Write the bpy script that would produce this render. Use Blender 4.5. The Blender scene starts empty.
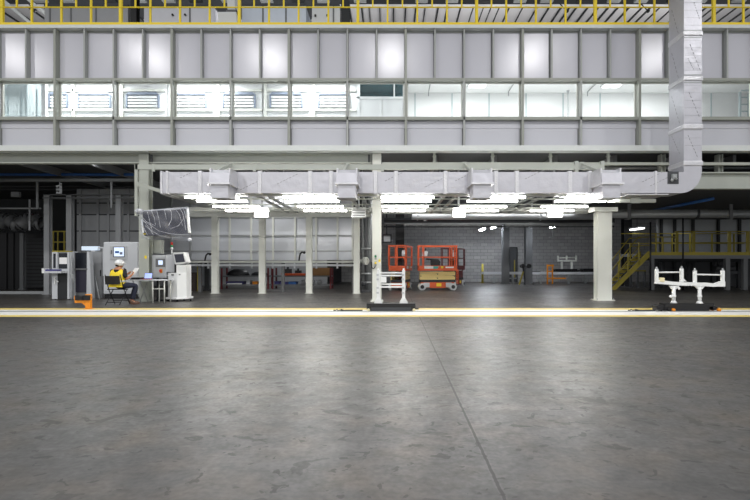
import bpy, math, random
from mathutils import Vector, Matrix
random.seed(11)
sc = bpy.context.scene
col = sc.collection
F, H, CX, CY = 500.0, 1.12, 390.0, 265.0          # focal length in pixels, eye height, vanishing point
def X(x, Y): return (x - CX) * Y / F
def Z(y, Y): return H + (CY - y) * Y / F
def GY(y): return H * F / (y - CY)                # depth of a floor point seen at row y

# ------------------------------------------------------------------ materials
def lin(c):
    out = []
    for v in c[:3]:
        v = v / 255.0
        out.append(v / 12.92 if v <= .04045 else ((v + .055) / 1.055) ** 2.4)
    return (out[0], out[1], out[2], 1.0)
def nodes_of(name):
    m = bpy.data.materials.new(name); m.use_nodes = True
    nt = m.node_tree
    return m, nt, nt.nodes, nt.links, nt.nodes['Principled BSDF']
def mat(name, c, rough=.5, metal=0.0, var=.08, scale=4.0, bump=0.0, bscale=40.0, stretch=(1, 1, 1)):
    m, nt, N, L, b = nodes_of(name)
    tc = N.new('ShaderNodeTexCoord'); mp = N.new('ShaderNodeMapping'); mp.inputs['Scale'].default_value = stretch
    L.new(tc.outputs['Object'], mp.inputs['Vector'])
    nz = N.new('ShaderNodeTexNoise'); nz.inputs['Scale'].default_value = scale; nz.inputs['Detail'].default_value = 4
    L.new(mp.outputs['Vector'], nz.inputs['Vector'])
    mx = N.new('ShaderNodeMix'); mx.data_type = 'RGBA'
    a = lin(c)
    mx.inputs['A'].default_value = tuple(v * (1 - var) for v in a[:3]) + (1,)
    mx.inputs['B'].default_value = tuple(min(1, v * (1 + var)) for v in a[:3]) + (1,)
    L.new(nz.outputs['Fac'], mx.inputs['Factor']); L.new(mx.outputs['Result'], b.inputs['Base Color'])
    b.inputs['Roughness'].default_value = rough; b.inputs['Metallic'].default_value = metal
    if bump:
        n2 = N.new('ShaderNodeTexNoise'); n2.inputs['Scale'].default_value = bscale; n2.inputs['Detail'].default_value = 3
        L.new(mp.outputs['Vector'], n2.inputs['Vector'])
        bp = N.new('ShaderNodeBump'); bp.inputs['Strength'].default_value = bump; bp.inputs['Distance'].default_value = .02
        L.new(n2.outputs['Fac'], bp.inputs['Height']); L.new(bp.outputs['Normal'], b.inputs['Normal'])
    return m
def glow(name, c, strength):
    m, nt, N, L, b = nodes_of(name)
    b.inputs['Base Color'].default_value = lin(c)
    b.inputs['Emission Color'].default_value = lin(c); b.inputs['Emission Strength'].default_value = strength
    return m
def clear(name, tint, gloss=.06, rough=.03, alpha=0.0, film=(255, 255, 255), even=False):
    m, nt, N, L, b = nodes_of(name)
    N.remove(b); out = N['Material Output']
    t = N.new('ShaderNodeBsdfTransparent'); t.inputs['Color'].default_value = lin(tint)
    g = N.new('ShaderNodeBsdfGlossy'); g.inputs['Roughness'].default_value = rough
    d = N.new('ShaderNodeBsdfDiffuse'); d.inputs['Color'].default_value = lin(film)
    m1 = N.new('ShaderNodeMixShader'); m2 = N.new('ShaderNodeMixShader')
    lw = N.new('ShaderNodeLayerWeight'); lw.inputs['Blend'].default_value = .15
    ma = N.new('ShaderNodeMath'); ma.operation = 'MULTIPLY_ADD'; ma.inputs[1].default_value = .5; ma.inputs[2].default_value = gloss
    L.new(lw.outputs['Facing'], ma.inputs[0])
    if alpha and even: m1.inputs['Fac'].default_value = alpha
    elif alpha:
        nz = N.new('ShaderNodeTexNoise'); nz.inputs['Scale'].default_value = 5; nz.inputs['Distortion'].default_value = 1.5
        rr = N.new('ShaderNodeMapRange'); rr.inputs['From Min'].default_value = .35; rr.inputs['From Max'].default_value = .75
        rr.inputs['To Min'].default_value = alpha * .5; rr.inputs['To Max'].default_value = min(1, alpha * 1.6)
        tc = N.new('ShaderNodeTexCoord'); L.new(tc.outputs['Object'], nz.inputs['Vector'])
        L.new(nz.outputs['Fac'], rr.inputs['Value']); L.new(rr.outputs['Result'], m1.inputs['Fac'])
    else: m1.inputs['Fac'].default_value = 0
    L.new(t.outputs[0], m1.inputs[1]); L.new(d.outputs[0], m1.inputs[2])
    L.new(ma.outputs[0], m2.inputs['Fac']); L.new(m1.outputs[0], m2.inputs[1]); L.new(g.outputs[0], m2.inputs[2])
    L.new(m2.outputs[0], out.inputs['Surface'])
    return m

# ------------------------------------------------------------------ mesh building
class MB:
    def __init__(s): s.v, s.f, s.m, s.sm, s.k = [], [], [], [], 0
    def mi(s, k): s.k = k; return s
    def add(s, vs, fs, smooth=False):
        o = len(s.v); s.v += [tuple(v) for v in vs]
        for f in fs: s.f.append(tuple(i + o for i in f)); s.m.append(s.k); s.sm.append(smooth)
        return s
    def box(s, x0, x1, y0, y1, z0, z1):
        x0, x1 = sorted((x0, x1)); y0, y1 = sorted((y0, y1)); z0, z1 = sorted((z0, z1))
        return s.add([(x0,y0,z0),(x1,y0,z0),(x1,y1,z0),(x0,y1,z0),(x0,y0,z1),(x1,y0,z1),(x1,y1,z1),(x0,y1,z1)],
                     [(0,3,2,1),(4,5,6,7),(0,1,5,4),(1,2,6,5),(2,3,7,6),(3,0,4,7)])
    def cbox(s, c, d, rz=0, rx=0, ry=0):
        R = Matrix.Rotation(rz, 3, 'Z') @ Matrix.Rotation(ry, 3, 'Y') @ Matrix.Rotation(rx, 3, 'X'); c = Vector(c)
        vs = [c + R @ Vector((sx*d[0]/2, sy*d[1]/2, sz*d[2]/2)) for sz in (-1,1) for sx, sy in ((-1,-1),(1,-1),(1,1),(-1,1))]
        return s.add(vs, [(0,3,2,1),(4,5,6,7),(0,1,5,4),(1,2,6,5),(2,3,7,6),(3,0,4,7)])
    def cyl(s, p0, p1, r0, r1=None, n=12, caps=True):
        r1 = r0 if r1 is None else r1
        p0, p1 = Vector(p0), Vector(p1); d = (p1 - p0).normalized()
        u = d.orthogonal().normalized(); w = d.cross(u)
        vs = []
        for p, r in ((p0, r0), (p1, r1)):
            vs += [p + (u * math.cos(2*math.pi*i/n) + w * math.sin(2*math.pi*i/n)) * r for i in range(n)]
        s.add(vs, [(i, (i+1) % n, n + (i+1) % n, n + i) for i in range(n)], True)
        if caps:
            o = len(s.v) - 2*n
            s.f.append(tuple(o + i for i in reversed(range(n)))); s.m.append(s.k); s.sm.append(False)
            s.f.append(tuple(o + n + i for i in range(n))); s.m.append(s.k); s.sm.append(False)
        return s
    def tube(s, pts, r, n=8):
        for a, b in zip(pts, pts[1:]): s.cyl(a, b, r, n=n)
        for p in pts[1:-1]: s.ball(p, r, n, 4)
        return s
    def bar(s, p0, p1, w, h):                     # rectangular bar between two points
        p0, p1 = Vector(p0), Vector(p1); d = (p1 - p0).normalized()
        u = d.cross(Vector((0,0,1)))
        u = Vector((1,0,0)) if u.length < 1e-4 else u.normalized()
        k = u.cross(d)
        vs = [p + u*sx*w/2 + k*sz*h/2 for p in (p0, p1) for sx, sz in ((-1,-1),(1,-1),(1,1),(-1,1))]
        return s.add(vs, [(0,1,2,3),(7,6,5,4),(0,4,5,1),(1,5,6,2),(2,6,7,3),(3,7,4,0)])
    def ball(s, c, r, n=12, m=8, sx=1, sy=1, sz=1):
        c = Vector(c); vs = [c + Vector((0,0,-r*sz))]
        for j in range(1, m):
            t = -math.pi/2 + math.pi*j/m
            vs += [c + Vector((math.cos(t)*math.cos(2*math.pi*i/n)*r*sx, math.cos(t)*math.sin(2*math.pi*i/n)*r*sy, math.sin(t)*r*sz)) for i in range(n)]
        vs.append(c + Vector((0,0,r*sz)))
        fs = [(0, 1+(i+1) % n, 1+i) for i in range(n)]
        for j in range(m-2):
            fs += [(1+j*n+i, 1+j*n+(i+1) % n, 1+(j+1)*n+(i+1) % n, 1+(j+1)*n+i) for i in range(n)]
        t = len(vs)-1
        fs += [(t, 1+(m-2)*n+i, 1+(m-2)*n+(i+1) % n) for i in range(n)]
        return s.add(vs, fs, True)
    def prism(s, poly, a0, a1, axis='y'):         # poly in the other two axes (xz for y, yz for x, xy for z)
        def P(p, a): return {'y': (p[0], a, p[1]), 'x': (a, p[0], p[1]), 'z': (p[0], p[1], a)}[axis]
        n = len(poly); vs = [P(p, a0) for p in poly] + [P(p, a1) for p in poly]
        return s.add(vs, [tuple(range(n)), tuple(reversed(range(n, 2*n)))] + [(i, n+i, n+(i+1) % n, (i+1) % n) for i in range(n)])
    def ring(s, c, axis, R, r, n=20, m=8):
        c = Vector(c); d = Vector(axis).normalized(); u = d.orthogonal().normalized(); w = d.cross(u); vs = []
        for i in range(n):
            a = 2*math.pi*i/n; e = u*math.cos(a) + w*math.sin(a)
            vs += [c + e*(R + r*math.cos(2*math.pi*j/m)) + d*r*math.sin(2*math.pi*j/m) for j in range(m)]
        return s.add(vs, [(i*m+j, ((i+1) % n)*m+j, ((i+1) % n)*m+(j+1) % m, i*m+(j+1) % m) for i in range(n) for j in range(m)], True)
    def hbeam(s, x0, x1, Y, z0, z1, dep=.25, tf=.03, tw=.02):   # I-section running along X
        s.box(x0, x1, Y, Y+dep, z0, z0+tf); s.box(x0, x1, Y, Y+dep, z1-tf, z1)
        return s.box(x0, x1, Y+dep/2-tw/2, Y+dep/2+tw/2, z0+tf, z1-tf)

ORG = {}
def props(o, label=None, cat=None, group=None, kind=None):
    for k, v in (('label', label), ('category', cat), ('group', group), ('kind', kind)):
        if v: o[k] = v
    return o
def build(name, mb, mats, parent=None, loc=None, bevel=0, rot=None):
    """links mb as ONE object; its vertices are given in world space (or in the root's own space when the root is rotated)"""
    me = bpy.data.meshes.new(name)
    base = ORG[parent] if parent else Vector(loc or (0, 0, 0))
    mine = Vector(loc) if (parent and loc) else base
    me.from_pydata([tuple(Vector(v) - mine) for v in mb.v], [], mb.f)
    for m in (mats if isinstance(mats, (list, tuple)) else [mats]): me.materials.append(m)
    me.polygons.foreach_set('material_index', mb.m); me.polygons.foreach_set('use_smooth', mb.sm); me.update()
    o = bpy.data.objects.new(name, me); col.objects.link(o)
    if parent: o.parent = parent; o.location = mine - base
    else: o.location = base
    ORG[o] = mine
    if bevel:
        b = o.modifiers.new('bevel', 'BEVEL'); b.width = bevel; b.segments = 2; b.limit_method = 'ANGLE'
    return o
def thing(name, label, cat, loc=(0,0,0), group=None, rz=None):
    o = bpy.data.objects.new(name, None); col.objects.link(o); o.empty_display_size = .1
    o.location = loc; o.rotation_euler = (0, 0, rz or 0)
    ORG[o] = Vector(loc) if rz is None else Vector((0, 0, 0))     # rotated roots take local coordinates
    return props(o, label, cat, group)
def one(name, mb, mats, label, cat, loc, group=None, bevel=0):
    return props(build(name, mb, mats, None, loc, bevel), label, cat, group)
def struct(name, mb, mats, bevel=0):
    return props(build(name, mb, mats, None, (0,0,0), bevel), kind='structure')
def kids(o): return [c for c in bpy.data.objects if c.parent == o]
def copy_tree(o, parent=None):
    c = o.copy(); col.objects.link(c)
    if parent: c.parent = parent
    for k in KIDS.get(o, []): copy_tree(k, c)
    return c
KIDS = {}
def remember(root):
    for o in bpy.data.objects:
        if o.parent: KIDS.setdefault(o.parent, [])
    def walk(r):
        KIDS[r] = kids(r)
        for k in KIDS[r]: walk(k)
    walk(root)
def dup(o, loc, label, rz=None, group=None):
    c = copy_tree(o); c.location = loc; c['label'] = label
    if rz is not None: c.rotation_euler = (0, 0, rz)
    if group: c['group'] = group
    return c

# ------------------------------------------------------------------ the palette
M = {}
M['panel'] = mat('panel_paint', (198,198,206), .235, .05, .04, 1.5, .10, 1.2)
M['panel_low'] = mat('panel_paint_lower', (190,191,198), .45, .1, .04, 1.5)
M['fin'] = mat('steel_fin', (160,163,160), .45, .1, .06)
M['ledge'] = mat('ledge_paint', (206,210,208), .45, .1, .05)
M['rail'] = mat('warm_grey_steel', (146,149,141), .45, .1, .06)
M['beam'] = mat('grey_green_steel', (168,172,165), .5, .05, .08)
M['beam_light'] = mat('light_grey_green_steel', (170,174,166), .5, .05, .05)
M['white_steel'] = mat('white_painted_steel', (205,207,200), .45, 0, .04)
M['white'] = mat('white_enamel', (222,224,224), .4, 0, .03)
M['cream'] = mat('cream_paint', (222,212,172), .5, 0, .06)
M['grey'] = mat('mid_grey_paint', (108,110,112), .5, .1, .08)
M['dgrey'] = mat('dark_grey_paint', (62,64,67), .55, .1, .1)
M['charcoal'] = mat('charcoal_steel', (38,40,43), .55, .1, .12)
M['black'] = mat('black_paint', (20,20,23), .45, .1, .12)
M['rubber'] = mat('black_rubber', (26,26,27), .8, 0, .1)
M['arm_cream'] = mat('arm_cream', (234,208,136), .5, 0, .06)
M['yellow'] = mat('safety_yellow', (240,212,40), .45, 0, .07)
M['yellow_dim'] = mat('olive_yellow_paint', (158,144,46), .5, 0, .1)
M['orange'] = mat('lift_orange', (212,88,40), .45, 0, .08)
M['amber'] = mat('amber_paint', (220,136,26), .5, 0, .08)
M['red'] = mat('red_plastic', (200,44,34), .4, 0, .05)
M['dred'] = mat('dark_red_paint', (96,28,34), .5, 0, .1)
M['green'] = mat('green_plastic', (40,130,80), .4, 0, .05)
M['teal'] = mat('teal_decal', (50,160,150), .4, 0, .1)
M['blue'] = mat('blue_paint', (40,92,160), .5, 0, .1)
M['indigo'] = mat('indigo_plastic', (66,64,120), .55, 0, .15)
M['foil'] = mat('foil_wrap', (186,186,193), .36, .35, .08, 3, .55, 5)
M['foil_edge'] = mat('foil_tape', (204,204,208), .33, .4, .08, 6, .5, 20)
M['alu'] = mat('brushed_aluminium', (196,199,204), .30, .45, .06, 2, .05, 60)
M['galv'] = mat('galvanised_steel', (158,161,162), .4, .35, .1, 8)
M['brown'] = mat('cardboard', (140,104,66), .8, 0, .1)
M['booth'] = mat('booth_white', (233,234,233), .5, 0, .02)
M['booth_seam'] = mat('booth_joint', (178,192,194), .5, 0, .04)
M['louvre_blue'] = mat('blue_grey_plate', (122,132,148), .5, 0, .04)
M['skin'] = mat('skin', (176,122,92), .55, 0, .06)
M['vest'] = mat('vest_yellow', (232,206,44), .75, 0, .08, 10)
M['reflect'] = mat('reflective_band', (190,192,186), .45, 0, .05)
M['shirt'] = mat('black_cotton', (24,25,30), .85, 0, .15, 12)
M['denim'] = mat('navy_cloth', (28,32,50), .85, 0, .15, 12)
M['hair'] = mat('dark_hair', (28,22,20), .7, 0, .2, 60)
M['paper'] = mat('white_paper', (236,236,236), .7, 0, .02)
M['shoe'] = mat('brown_leather', (96,70,56), .6, 0, .1)
M['silver'] = mat('machine_silver', (184,187,190), .4, .3, .05)
M['machine'] = mat('machine_grey_white', (196,199,203), .42, .05, .03)
M['dark_glass'] = mat('smoked_glass', (34,37,44), .15, 0, .1)
M['screen_dark'] = mat('dark_screen', (58,60,72), .3, 0, .08)
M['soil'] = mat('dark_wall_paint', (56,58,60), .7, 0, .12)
M['deck'] = mat('dark_deck', (58,60,62), .75, 0, .15, 2)
M['lit_screen'] = glow('lit_screen', (196,210,235), .9)
M['lit_blue'] = glow('lit_laptop_screen', (150,170,235), .8)
M['tube'] = glow('lamp_diffuser', (255,252,246), 28)
M['tube_far'] = glow('far_lamp_diffuser', (240,246,255), 95)
M['square'] = glow('square_lamp_diffuser', (255,253,248), 5)
M['ceil_lamp'] = glow('booth_lamp', (248,255,255), 6)
M['glass'] = clear('window_glass', (253,254,254), .006, .02)
M['glass_blue'] = clear('tinted_glass', (190,214,218), .05, .03)
M['film'] = clear('plastic_film', (240,242,248), .05, .3, .055, (225,228,236))
M['crease'] = clear('film_fold', (240,242,248), .08, .3, .55, (232,234,240))
M['bay_grey'] = mat('bay_sheet_grey', (150,152,155), .5, .1, .08)
# ================================================================== SETTING
# ---- concrete floor
def floor_mat():
    m, nt, N, L, b = nodes_of('polished_concrete')
    tc = N.new('ShaderNodeTexCoord')
    def noise(scale, det, st=(1,1,1), dist=0):
        mp = N.new('ShaderNodeMapping'); mp.inputs['Scale'].default_value = st
        L.new(tc.outputs['Object'], mp.inputs['Vector'])
        n = N.new('ShaderNodeTexNoise'); n.inputs['Scale'].default_value = scale; n.inputs['Detail'].default_value = det
        n.inputs['Distortion'].default_value = dist; L.new(mp.outputs['Vector'], n.inputs['Vector']); return n.outputs['Fac']
    def rng(v, a, b_, c, d):
        r = N.new('ShaderNodeMapRange'); r.inputs['From Min'].default_value = a; r.inputs['From Max'].default_value = b_
        r.inputs['To Min'].default_value = c; r.inputs['To Max'].default_value = d; L.new(v, r.inputs['Value']); return r.outputs['Result']
    def math_(op, a, b_):
        n = N.new('ShaderNodeMath'); n.operation = op
        for i, v in enumerate((a, b_)):
            if isinstance(v, (int, float)): n.inputs[i].default_value = v
            else: L.new(v, n.inputs[i])
        return n.outputs[0]
    big = rng(noise(.7, 6, (.8, 1.0, 1), .6), .3, .7, .74, 1.24)
    mid = rng(noise(8, 14, (.9, 1.0, 1), .4), .3, .7, .76, 1.24)
    fine = rng(noise(30, 6), .35, .65, .84, 1.16)
    spots = rng(noise(3.2, 5, (.9, 1.1, 1), .7), .645, .655, 1, .62)         # damp looking stains with an edge
    specks = rng(noise(9, 4, (.9, 1.0, 1), .8), .63, .645, 1, .50)
    scr = rng(noise(3.5, 12, (.5, 1.6, 1), 2.0), .62, .72, 1, 1.28)         # pale trowel scuffs
    v = math_('MULTIPLY', big, mid)
    for k in (fine, spots, specks, scr): v = math_('MULTIPLY', v, k)
    sx = N.new('ShaderNodeSeparateXYZ'); L.new(tc.outputs['Object'], sx.inputs[0])
    wob = rng(noise(14, 4), 0, 1, -.008, .008)
    def joint(x, w):
        sl = math_('MULTIPLY', sx.outputs['Y'], .0105 if x > 0 else 0)
        d = math_('ABSOLUTE', math_('SUBTRACT', math_('SUBTRACT', math_('ADD', sx.outputs['X'], wob), sl), x), 0)
        return rng(d, w*.6, w, 0, 1)
    j1, j2 = joint(.523, .011), joint(-3.08, .012)
    v = math_('MULTIPLY', v, rng(j1, 0, 1, .38, 1)); v = math_('MULTIPLY', v, rng(j2, 0, 1, 1.22, 1))
    lip = math_('SUBTRACT', joint(.523, .022), joint(.523, .012)); v = math_('MULTIPLY', v, rng(lip, -1, 0, 1.14, 1))
    mx = N.new('ShaderNodeMix'); mx.data_type = 'RGBA'; mx.blend_type = 'MULTIPLY'; mx.inputs['Factor'].default_value = 1
    warm = N.new('ShaderNodeMix'); warm.data_type = 'RGBA'; L.new(rng(noise(2.6, 6), .45, .7, 0, 1), warm.inputs['Factor'])
    warm.inputs['A'].default_value = lin((66,65,64)); warm.inputs['B'].default_value = lin((79,73,66))
    cb = N.new('ShaderNodeCombineColor')
    for i in range(3): L.new(v, cb.inputs[i])
    L.new(warm.outputs['Result'], mx.inputs['A']); L.new(cb.outputs[0], mx.inputs['B']); L.new(mx.outputs['Result'], b.inputs['Base Color'])
    L.new(rng(v, .55, 1.3, .46, .33), b.inputs['Roughness'])
    b.inputs['Specular IOR Level'].default_value = .75
    bp = N.new('ShaderNodeBump'); bp.inputs['Strength'].default_value = .05; bp.inputs['Distance'].default_value = .01
    L.new(noise(14, 6), bp.inputs['Height']); L.new(bp.outputs['Normal'], b.inputs['Normal'])
    return m
struct('floor', MB().box(-32, 32, -9, 36, -.2, 0), floor_mat())
def block_mat():
    m, nt, N, L, b = nodes_of('concrete_block')
    tc = N.new('ShaderNodeTexCoord'); s = N.new('ShaderNodeSeparateXYZ'); c = N.new('ShaderNodeCombineXYZ')
    L.new(tc.outputs['Object'], s.inputs[0]); L.new(s.outputs['X'], c.inputs['X']); L.new(s.outputs['Z'], c.inputs['Y'])
    t = N.new('ShaderNodeTexBrick'); L.new(c.outputs[0], t.inputs['Vector'])
    t.inputs['Scale'].default_value = 1; t.inputs['Brick Width'].default_value = .46; t.inputs['Row Height'].default_value = .215
    t.inputs['Mortar Size'].default_value = .014; t.inputs['Bias'].default_value = -.1
    t.inputs['Color1'].default_value = lin((170,169,168)); t.inputs['Color2'].default_value = lin((154,153,153)); t.inputs['Mortar'].default_value = lin((132,132,132))
    L.new(t.outputs['Color'], b.inputs['Base Color']); b.inputs['Roughness'].default_value = .85
    bp = N.new('ShaderNodeBump'); bp.inputs['Strength'].default_value = .4; bp.inputs['Distance'].default_value = .02; bp.invert = True
    L.new(t.outputs['Fac'], bp.inputs['Height']); L.new(bp.outputs['Normal'], b.inputs['Normal'])
    return m
M['block'] = block_mat()
WB = 33.0
struct('wall_back', MB().box(-3.2, 32, WB, WB+.3, 0, 4.9), M['block'])
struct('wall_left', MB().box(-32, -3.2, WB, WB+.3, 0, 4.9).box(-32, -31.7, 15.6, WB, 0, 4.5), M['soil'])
struct('ceiling', MB().box(-32, 32, 15.45, WB+.3, 4.62, 4.82), M['deck'])
# ---- the painted conveyor strip: white band, two yellow lines, a steel rail slot
M['floor_white'] = mat('white_floor_paint', (226,226,222), .45, 0, .06, 1.2)
M['floor_yellow'] = mat('yellow_floor_paint', (214,192,110), .5, 0, .08, 2)
struct('trim_1', MB().box(-32, 32, GY(315.2), GY(309.9), 0, .004), M['floor_white'])
struct('trim_2', MB().box(-32, 32, GY(309.9), GY(308.3), 0, .004), M['floor_yellow'])
struct('trim_3', MB().box(-32, 32, GY(316.8), GY(315.2), 0, .004), M['floor_yellow'])
YR = GY(311.6)
struct('trim_4', MB().box(-32, 32, YR-.09, YR+.09, .004, .010), M['galv'])

# ---- the raised booth: facade of painted panels between fins, a band of windows
YP, YF = 15.23, 15.05
XL, XR = -21.0, 21.0
fac = props(build('wall_front', MB().box(XL, XR, YP+.06, YP+.16, Z(79,YF), Z(24.5,YF)).box(XL, XR, YP+.06, YP+.16, Z(150,YF), Z(118.5,YF)), M['panel_low'], None, (0, YP, 0)), kind='structure')
zt, zu, zl, zb = Z(28.6,YF), Z(78.0,YF), Z(119.6,YF), Z(145.5,YF)
build('ledge', MB().box(XL, XR, YF-.05, 17.2, zt, Z(25.4,YF)), M['ledge'], fac)
build('ledge', MB().box(XL, XR, YF-.03, YP+.1, Z(151,YF), zb), M['ledge'], fac)
build('sill_rail', MB().box(XL, XR, YF, YP+.06, zu-.075, zu), M['rail'], fac)
build('sill_rail', MB().box(XL, XR, YF, YP+.06, zl, zl+.09), M['rail'], fac)
def fx(k): return X(54.8, YF) + k * (117.0 / 4) * YF / F         # position of quarter bay k
build('top_strip', MB().box(XL, XR, YP-.03, YP+.06, Z(33.2,YP), Z(28.6,YF)), M['fin'], fac)
build('low_strip', MB().box(XL, XR, YP-.025, YP+.06, zl-.22, zl), M['panel_low'], fac)
rnd = random.Random(5)
for k in range(-14, 36):
    xx = fx(k)
    if not (XL < xx < XR - 1): continue
    main = k % 4 == 0
    w = .034 if main else .022
    f = MB().box(xx-w, xx+w, YF-(.02 if main else 0), YP+.06, zu, zt)
    if main: f.box(xx-w, xx+w, YF-.02, YP+.06, zb, zu)
    build('fin', f, M['rail'] if main else M['fin'], fac)
    if not main and k % 4 == 2:
        build('mullion', MB().box(xx-.028, xx+.028, YF, YP+.06, zb, zu-.075), M['fin'], fac)
    # the upper sheet between this fin and the next, each hung very slightly out of true
    a, b_ = xx + w + .006, fx(k+1) - .045
    t = rnd.uniform(-.004, .004); t2 = rnd.uniform(-.004, .004)
    vs = [(a, YP-.012+t, zu+.02), (b_, YP-.012-t, zu+.02), (b_, YP-.012-t+t2, zt-.02), (a, YP-.012+t+t2, zt-.02)]
    vs2 = [(x, YP+.06, z) for x, y, z in vs]
    build('panel', MB().add(vs+vs2, [(0,1,2,3),(7,6,5,4),(0,4,5,1),(1,5,6,2),(2,6,7,3),(3,7,4,0)]), M['panel'], fac)
    if k % 2 == 0:
        a, b_ = xx + .05, fx(k+2) - .05
        build('lower_panel', MB().box(a, b_, YP-.01, YP+.06, zb, zl-.02), M['panel_low'], fac)
# windows of the booth
wn = 0
for k in range(-14, 36, 2):
    a, b_ = fx(k) + .04, fx(k+2) - .04
    if not (XL < a and b_ < XR): continue
    wn += 1
    z0, z1 = zl + .09, zu - .075
    fr = MB()
    for q in ((a, b_, z0, z0+.03), (a, b_, z1-.03, z1), (a, a+.03, z0+.03, z1-.03), (b_-.03, b_, z0+.03, z1-.03)):
        fr.box(q[0], q[1], YP, YP+.05, q[2], q[3])
    w = struct('window_%d' % wn, fr, M['white_steel'])
    build('pane', MB().box(a+.03, b_-.03, YP+.02, YP+.03, z0+.03, z1-.03), M['glass'] if (wn % 13) < 20 else M['glass_blue'], w)
# inside of the booth
BY, BZ0, BZ1 = 18.6, 4.9, 7.52
struct('wall_booth_back', MB().box(XL, XR, BY, BY+.1, BZ0, BZ1), M['booth'])
seam = MB()
for x in range(8, 800, 37): seam.box(X(x,BY)-.02, X(x,BY)+.02, BY-.02, BY, BZ0, BZ1-.02)
struct('trim_5', seam, M['booth_seam'])
struct('ceiling_booth', MB().box(XL, XR, YP+.2, BY+.1, BZ1, BZ1+.1), M['booth'])
struct('floor_booth', MB().box(XL, XR, YP+.2, BY+.1, BZ0-.1, BZ0), M['booth'])
struct('wall_booth_left', MB().box(X(46,17.4)-.08, X(46,17.4), 16.5, BY, BZ0, BZ1), M['booth'])
# booth roof lamps
for i, (x, y) in enumerate(((478, 83.2), (613, 83.2))):
    t = thing('ceiling_lamp', ('lit square lamp in the booth ceiling right of the white partition', 'lit square lamp in the booth ceiling nearer the tall wrapped duct')[i], 'lamp', (X(x,17.6), 17.6, BZ1))
    build('lamp_frame', MB().box(X(x,17.6)-.32, X(x,17.6)+.32, 17.3, 17.9, BZ1-.05, BZ1), M['white'], t)
    build('diffuser', MB().box(X(x,17.6)-.28, X(x,17.6)+.28, 17.34, 17.86, BZ1-.065, BZ1-.05), M['ceil_lamp'], t)
# ---- hall roof seen over the railing: ribbed soffit, dark trusses
struct('roof', MB().box(X(340,22.4), 24, 22.4, 40, 12.72, 12.8).box(-26, X(60,22.4), 22.4, 40, 12.72, 12.8), mat('roof_sheet', (222,220,222), .6, .1, .08, 1))
rib = MB(); rr = random.Random(2)
x = X(342, 22.4)
while x < 23:
    rib.box(x, x+rr.choice((.035,.06)), 22.45, 40, 12.66, 12.72); x += rr.uniform(.25, .62)
x = -26
while x < X(60,22.4):
    rib.box(x, x+.07, 22.45, 40, 12.66, 12.72); x += rr.uniform(.5, 1.1)
struct('trim_6', rib, M['charcoal'])
struct('wall_roof', MB().box(-28, 26, 24, 24.2, 13.0, 18), M['dgrey'])
struct('wall_hall_back', MB().box(-28, 26, 40, 40.3, 4.6, 18), M['dgrey'])
# ================================================================== ON AND IN THE BOOTH
# ---- yellow railing along the roof edge
yr = YF + .02
rail = thing('safety_railing', 'long yellow safety railing along the roof edge above the grey panels', 'railing', (0, yr, Z(25.4,YF)))
zr0, zmid, ztop = Z(25.4,YF), Z(7.3,yr), Z(-11.5,yr)
build('toe_board', MB().box(XL, XR, yr-.01, yr+.02, zr0+.01, zr0+.10), M['yellow'], rail)
build('mid_rail', MB().cyl((XL,yr,zmid), (XR,yr,zmid), .022, n=8), M['yellow'], rail)
build('top_rail', MB().cyl((XL,yr,ztop), (XR,yr,ztop), .025, n=8), M['yellow'], rail)
stp = 118.8 * yr / F
x0 = X(1.5, yr)
for k in range(-2, 9):
    for j in range(4):
        xx = x0 + (k + j/4) * stp
        if not XL+.1 < xx < XR-.1: continue
        w = .042 if j == 0 else .026
        build('post', MB().box(xx-w, xx+w, yr-w+.03, yr+w+.03, zr0, ztop), M['yellow'], rail)
        build('short_post', MB().box(xx+stp/8-.022, xx+stp/8+.022, yr-.0, yr+.04, zmid, ztop), M['yellow'], rail)
# ---- louvred units inside the bright part of the booth
def louvre(cx, w, label):
    Y = 17.5; c = X(cx, Y); hw = w * Y / F / 2
    z = lambda y: Z(y, Y)
    t = thing('louvre_unit', label, 'ventilation unit', (c, Y, BZ0), 'louvred units in the booth')
    fr = MB().box(c-(.84 if w > 25 else hw+.2), c+(.84 if w > 25 else .41), Y+.06, Y+.12, BZ0, BZ1-.02)
    build('back_sheet', fr, M['white'], t)
    b = MB().box(c-hw-.20, c-hw-.10, Y-.02, Y+.06, BZ0, BZ1-.05)
    b.box(c-hw-.10, c+hw+.22, Y-.02, Y+.05, z(91.5), z(89.0)).box(c-hw-.10, c+hw+.22, Y-.02, Y+.05, z(111), z(108.8))
    build('frame', b, M['white_steel'], t)
    h = MB().prism([(c-hw, z(94.6)), (c+hw, z(94.6)), (c+hw*.82, z(92.2)), (c-hw*.82, z(92.2))], Y-.03, Y+.06)
    build('hood', h, M['louvre_blue'], t)
    for e in (c-hw, c+hw-.05): build('casing', MB().box(e, e+.05, Y-.02, Y+.06, z(107.6), z(94.6)), M['louvre_blue'], t)
    for q in range(4):
        y = 96.6 + q*2.9
        build('slat', MB().cbox((c, Y+.0, z(y+.6)), (2*hw-.14, .02, .075), rx=-.5), M['white'], t)
LB = ['louvred unit beside the bluish glass corner of the booth', 'second louvred unit from the bluish glass corner of the booth', 'third louvred unit from the bluish glass corner of the booth',
      'middle one of the seven louvred units in the booth', 'third louvred unit from the white partition in the booth', 'second louvred unit from the white partition in the booth', 'louvred unit closest to the white partition in the booth']
for cx, w, lb in zip((58, 94, 142.5, 191, 239, 286, 334), (19, 33, 33, 31, 33, 33, 32), LB): louvre(cx, w, lb)
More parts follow.
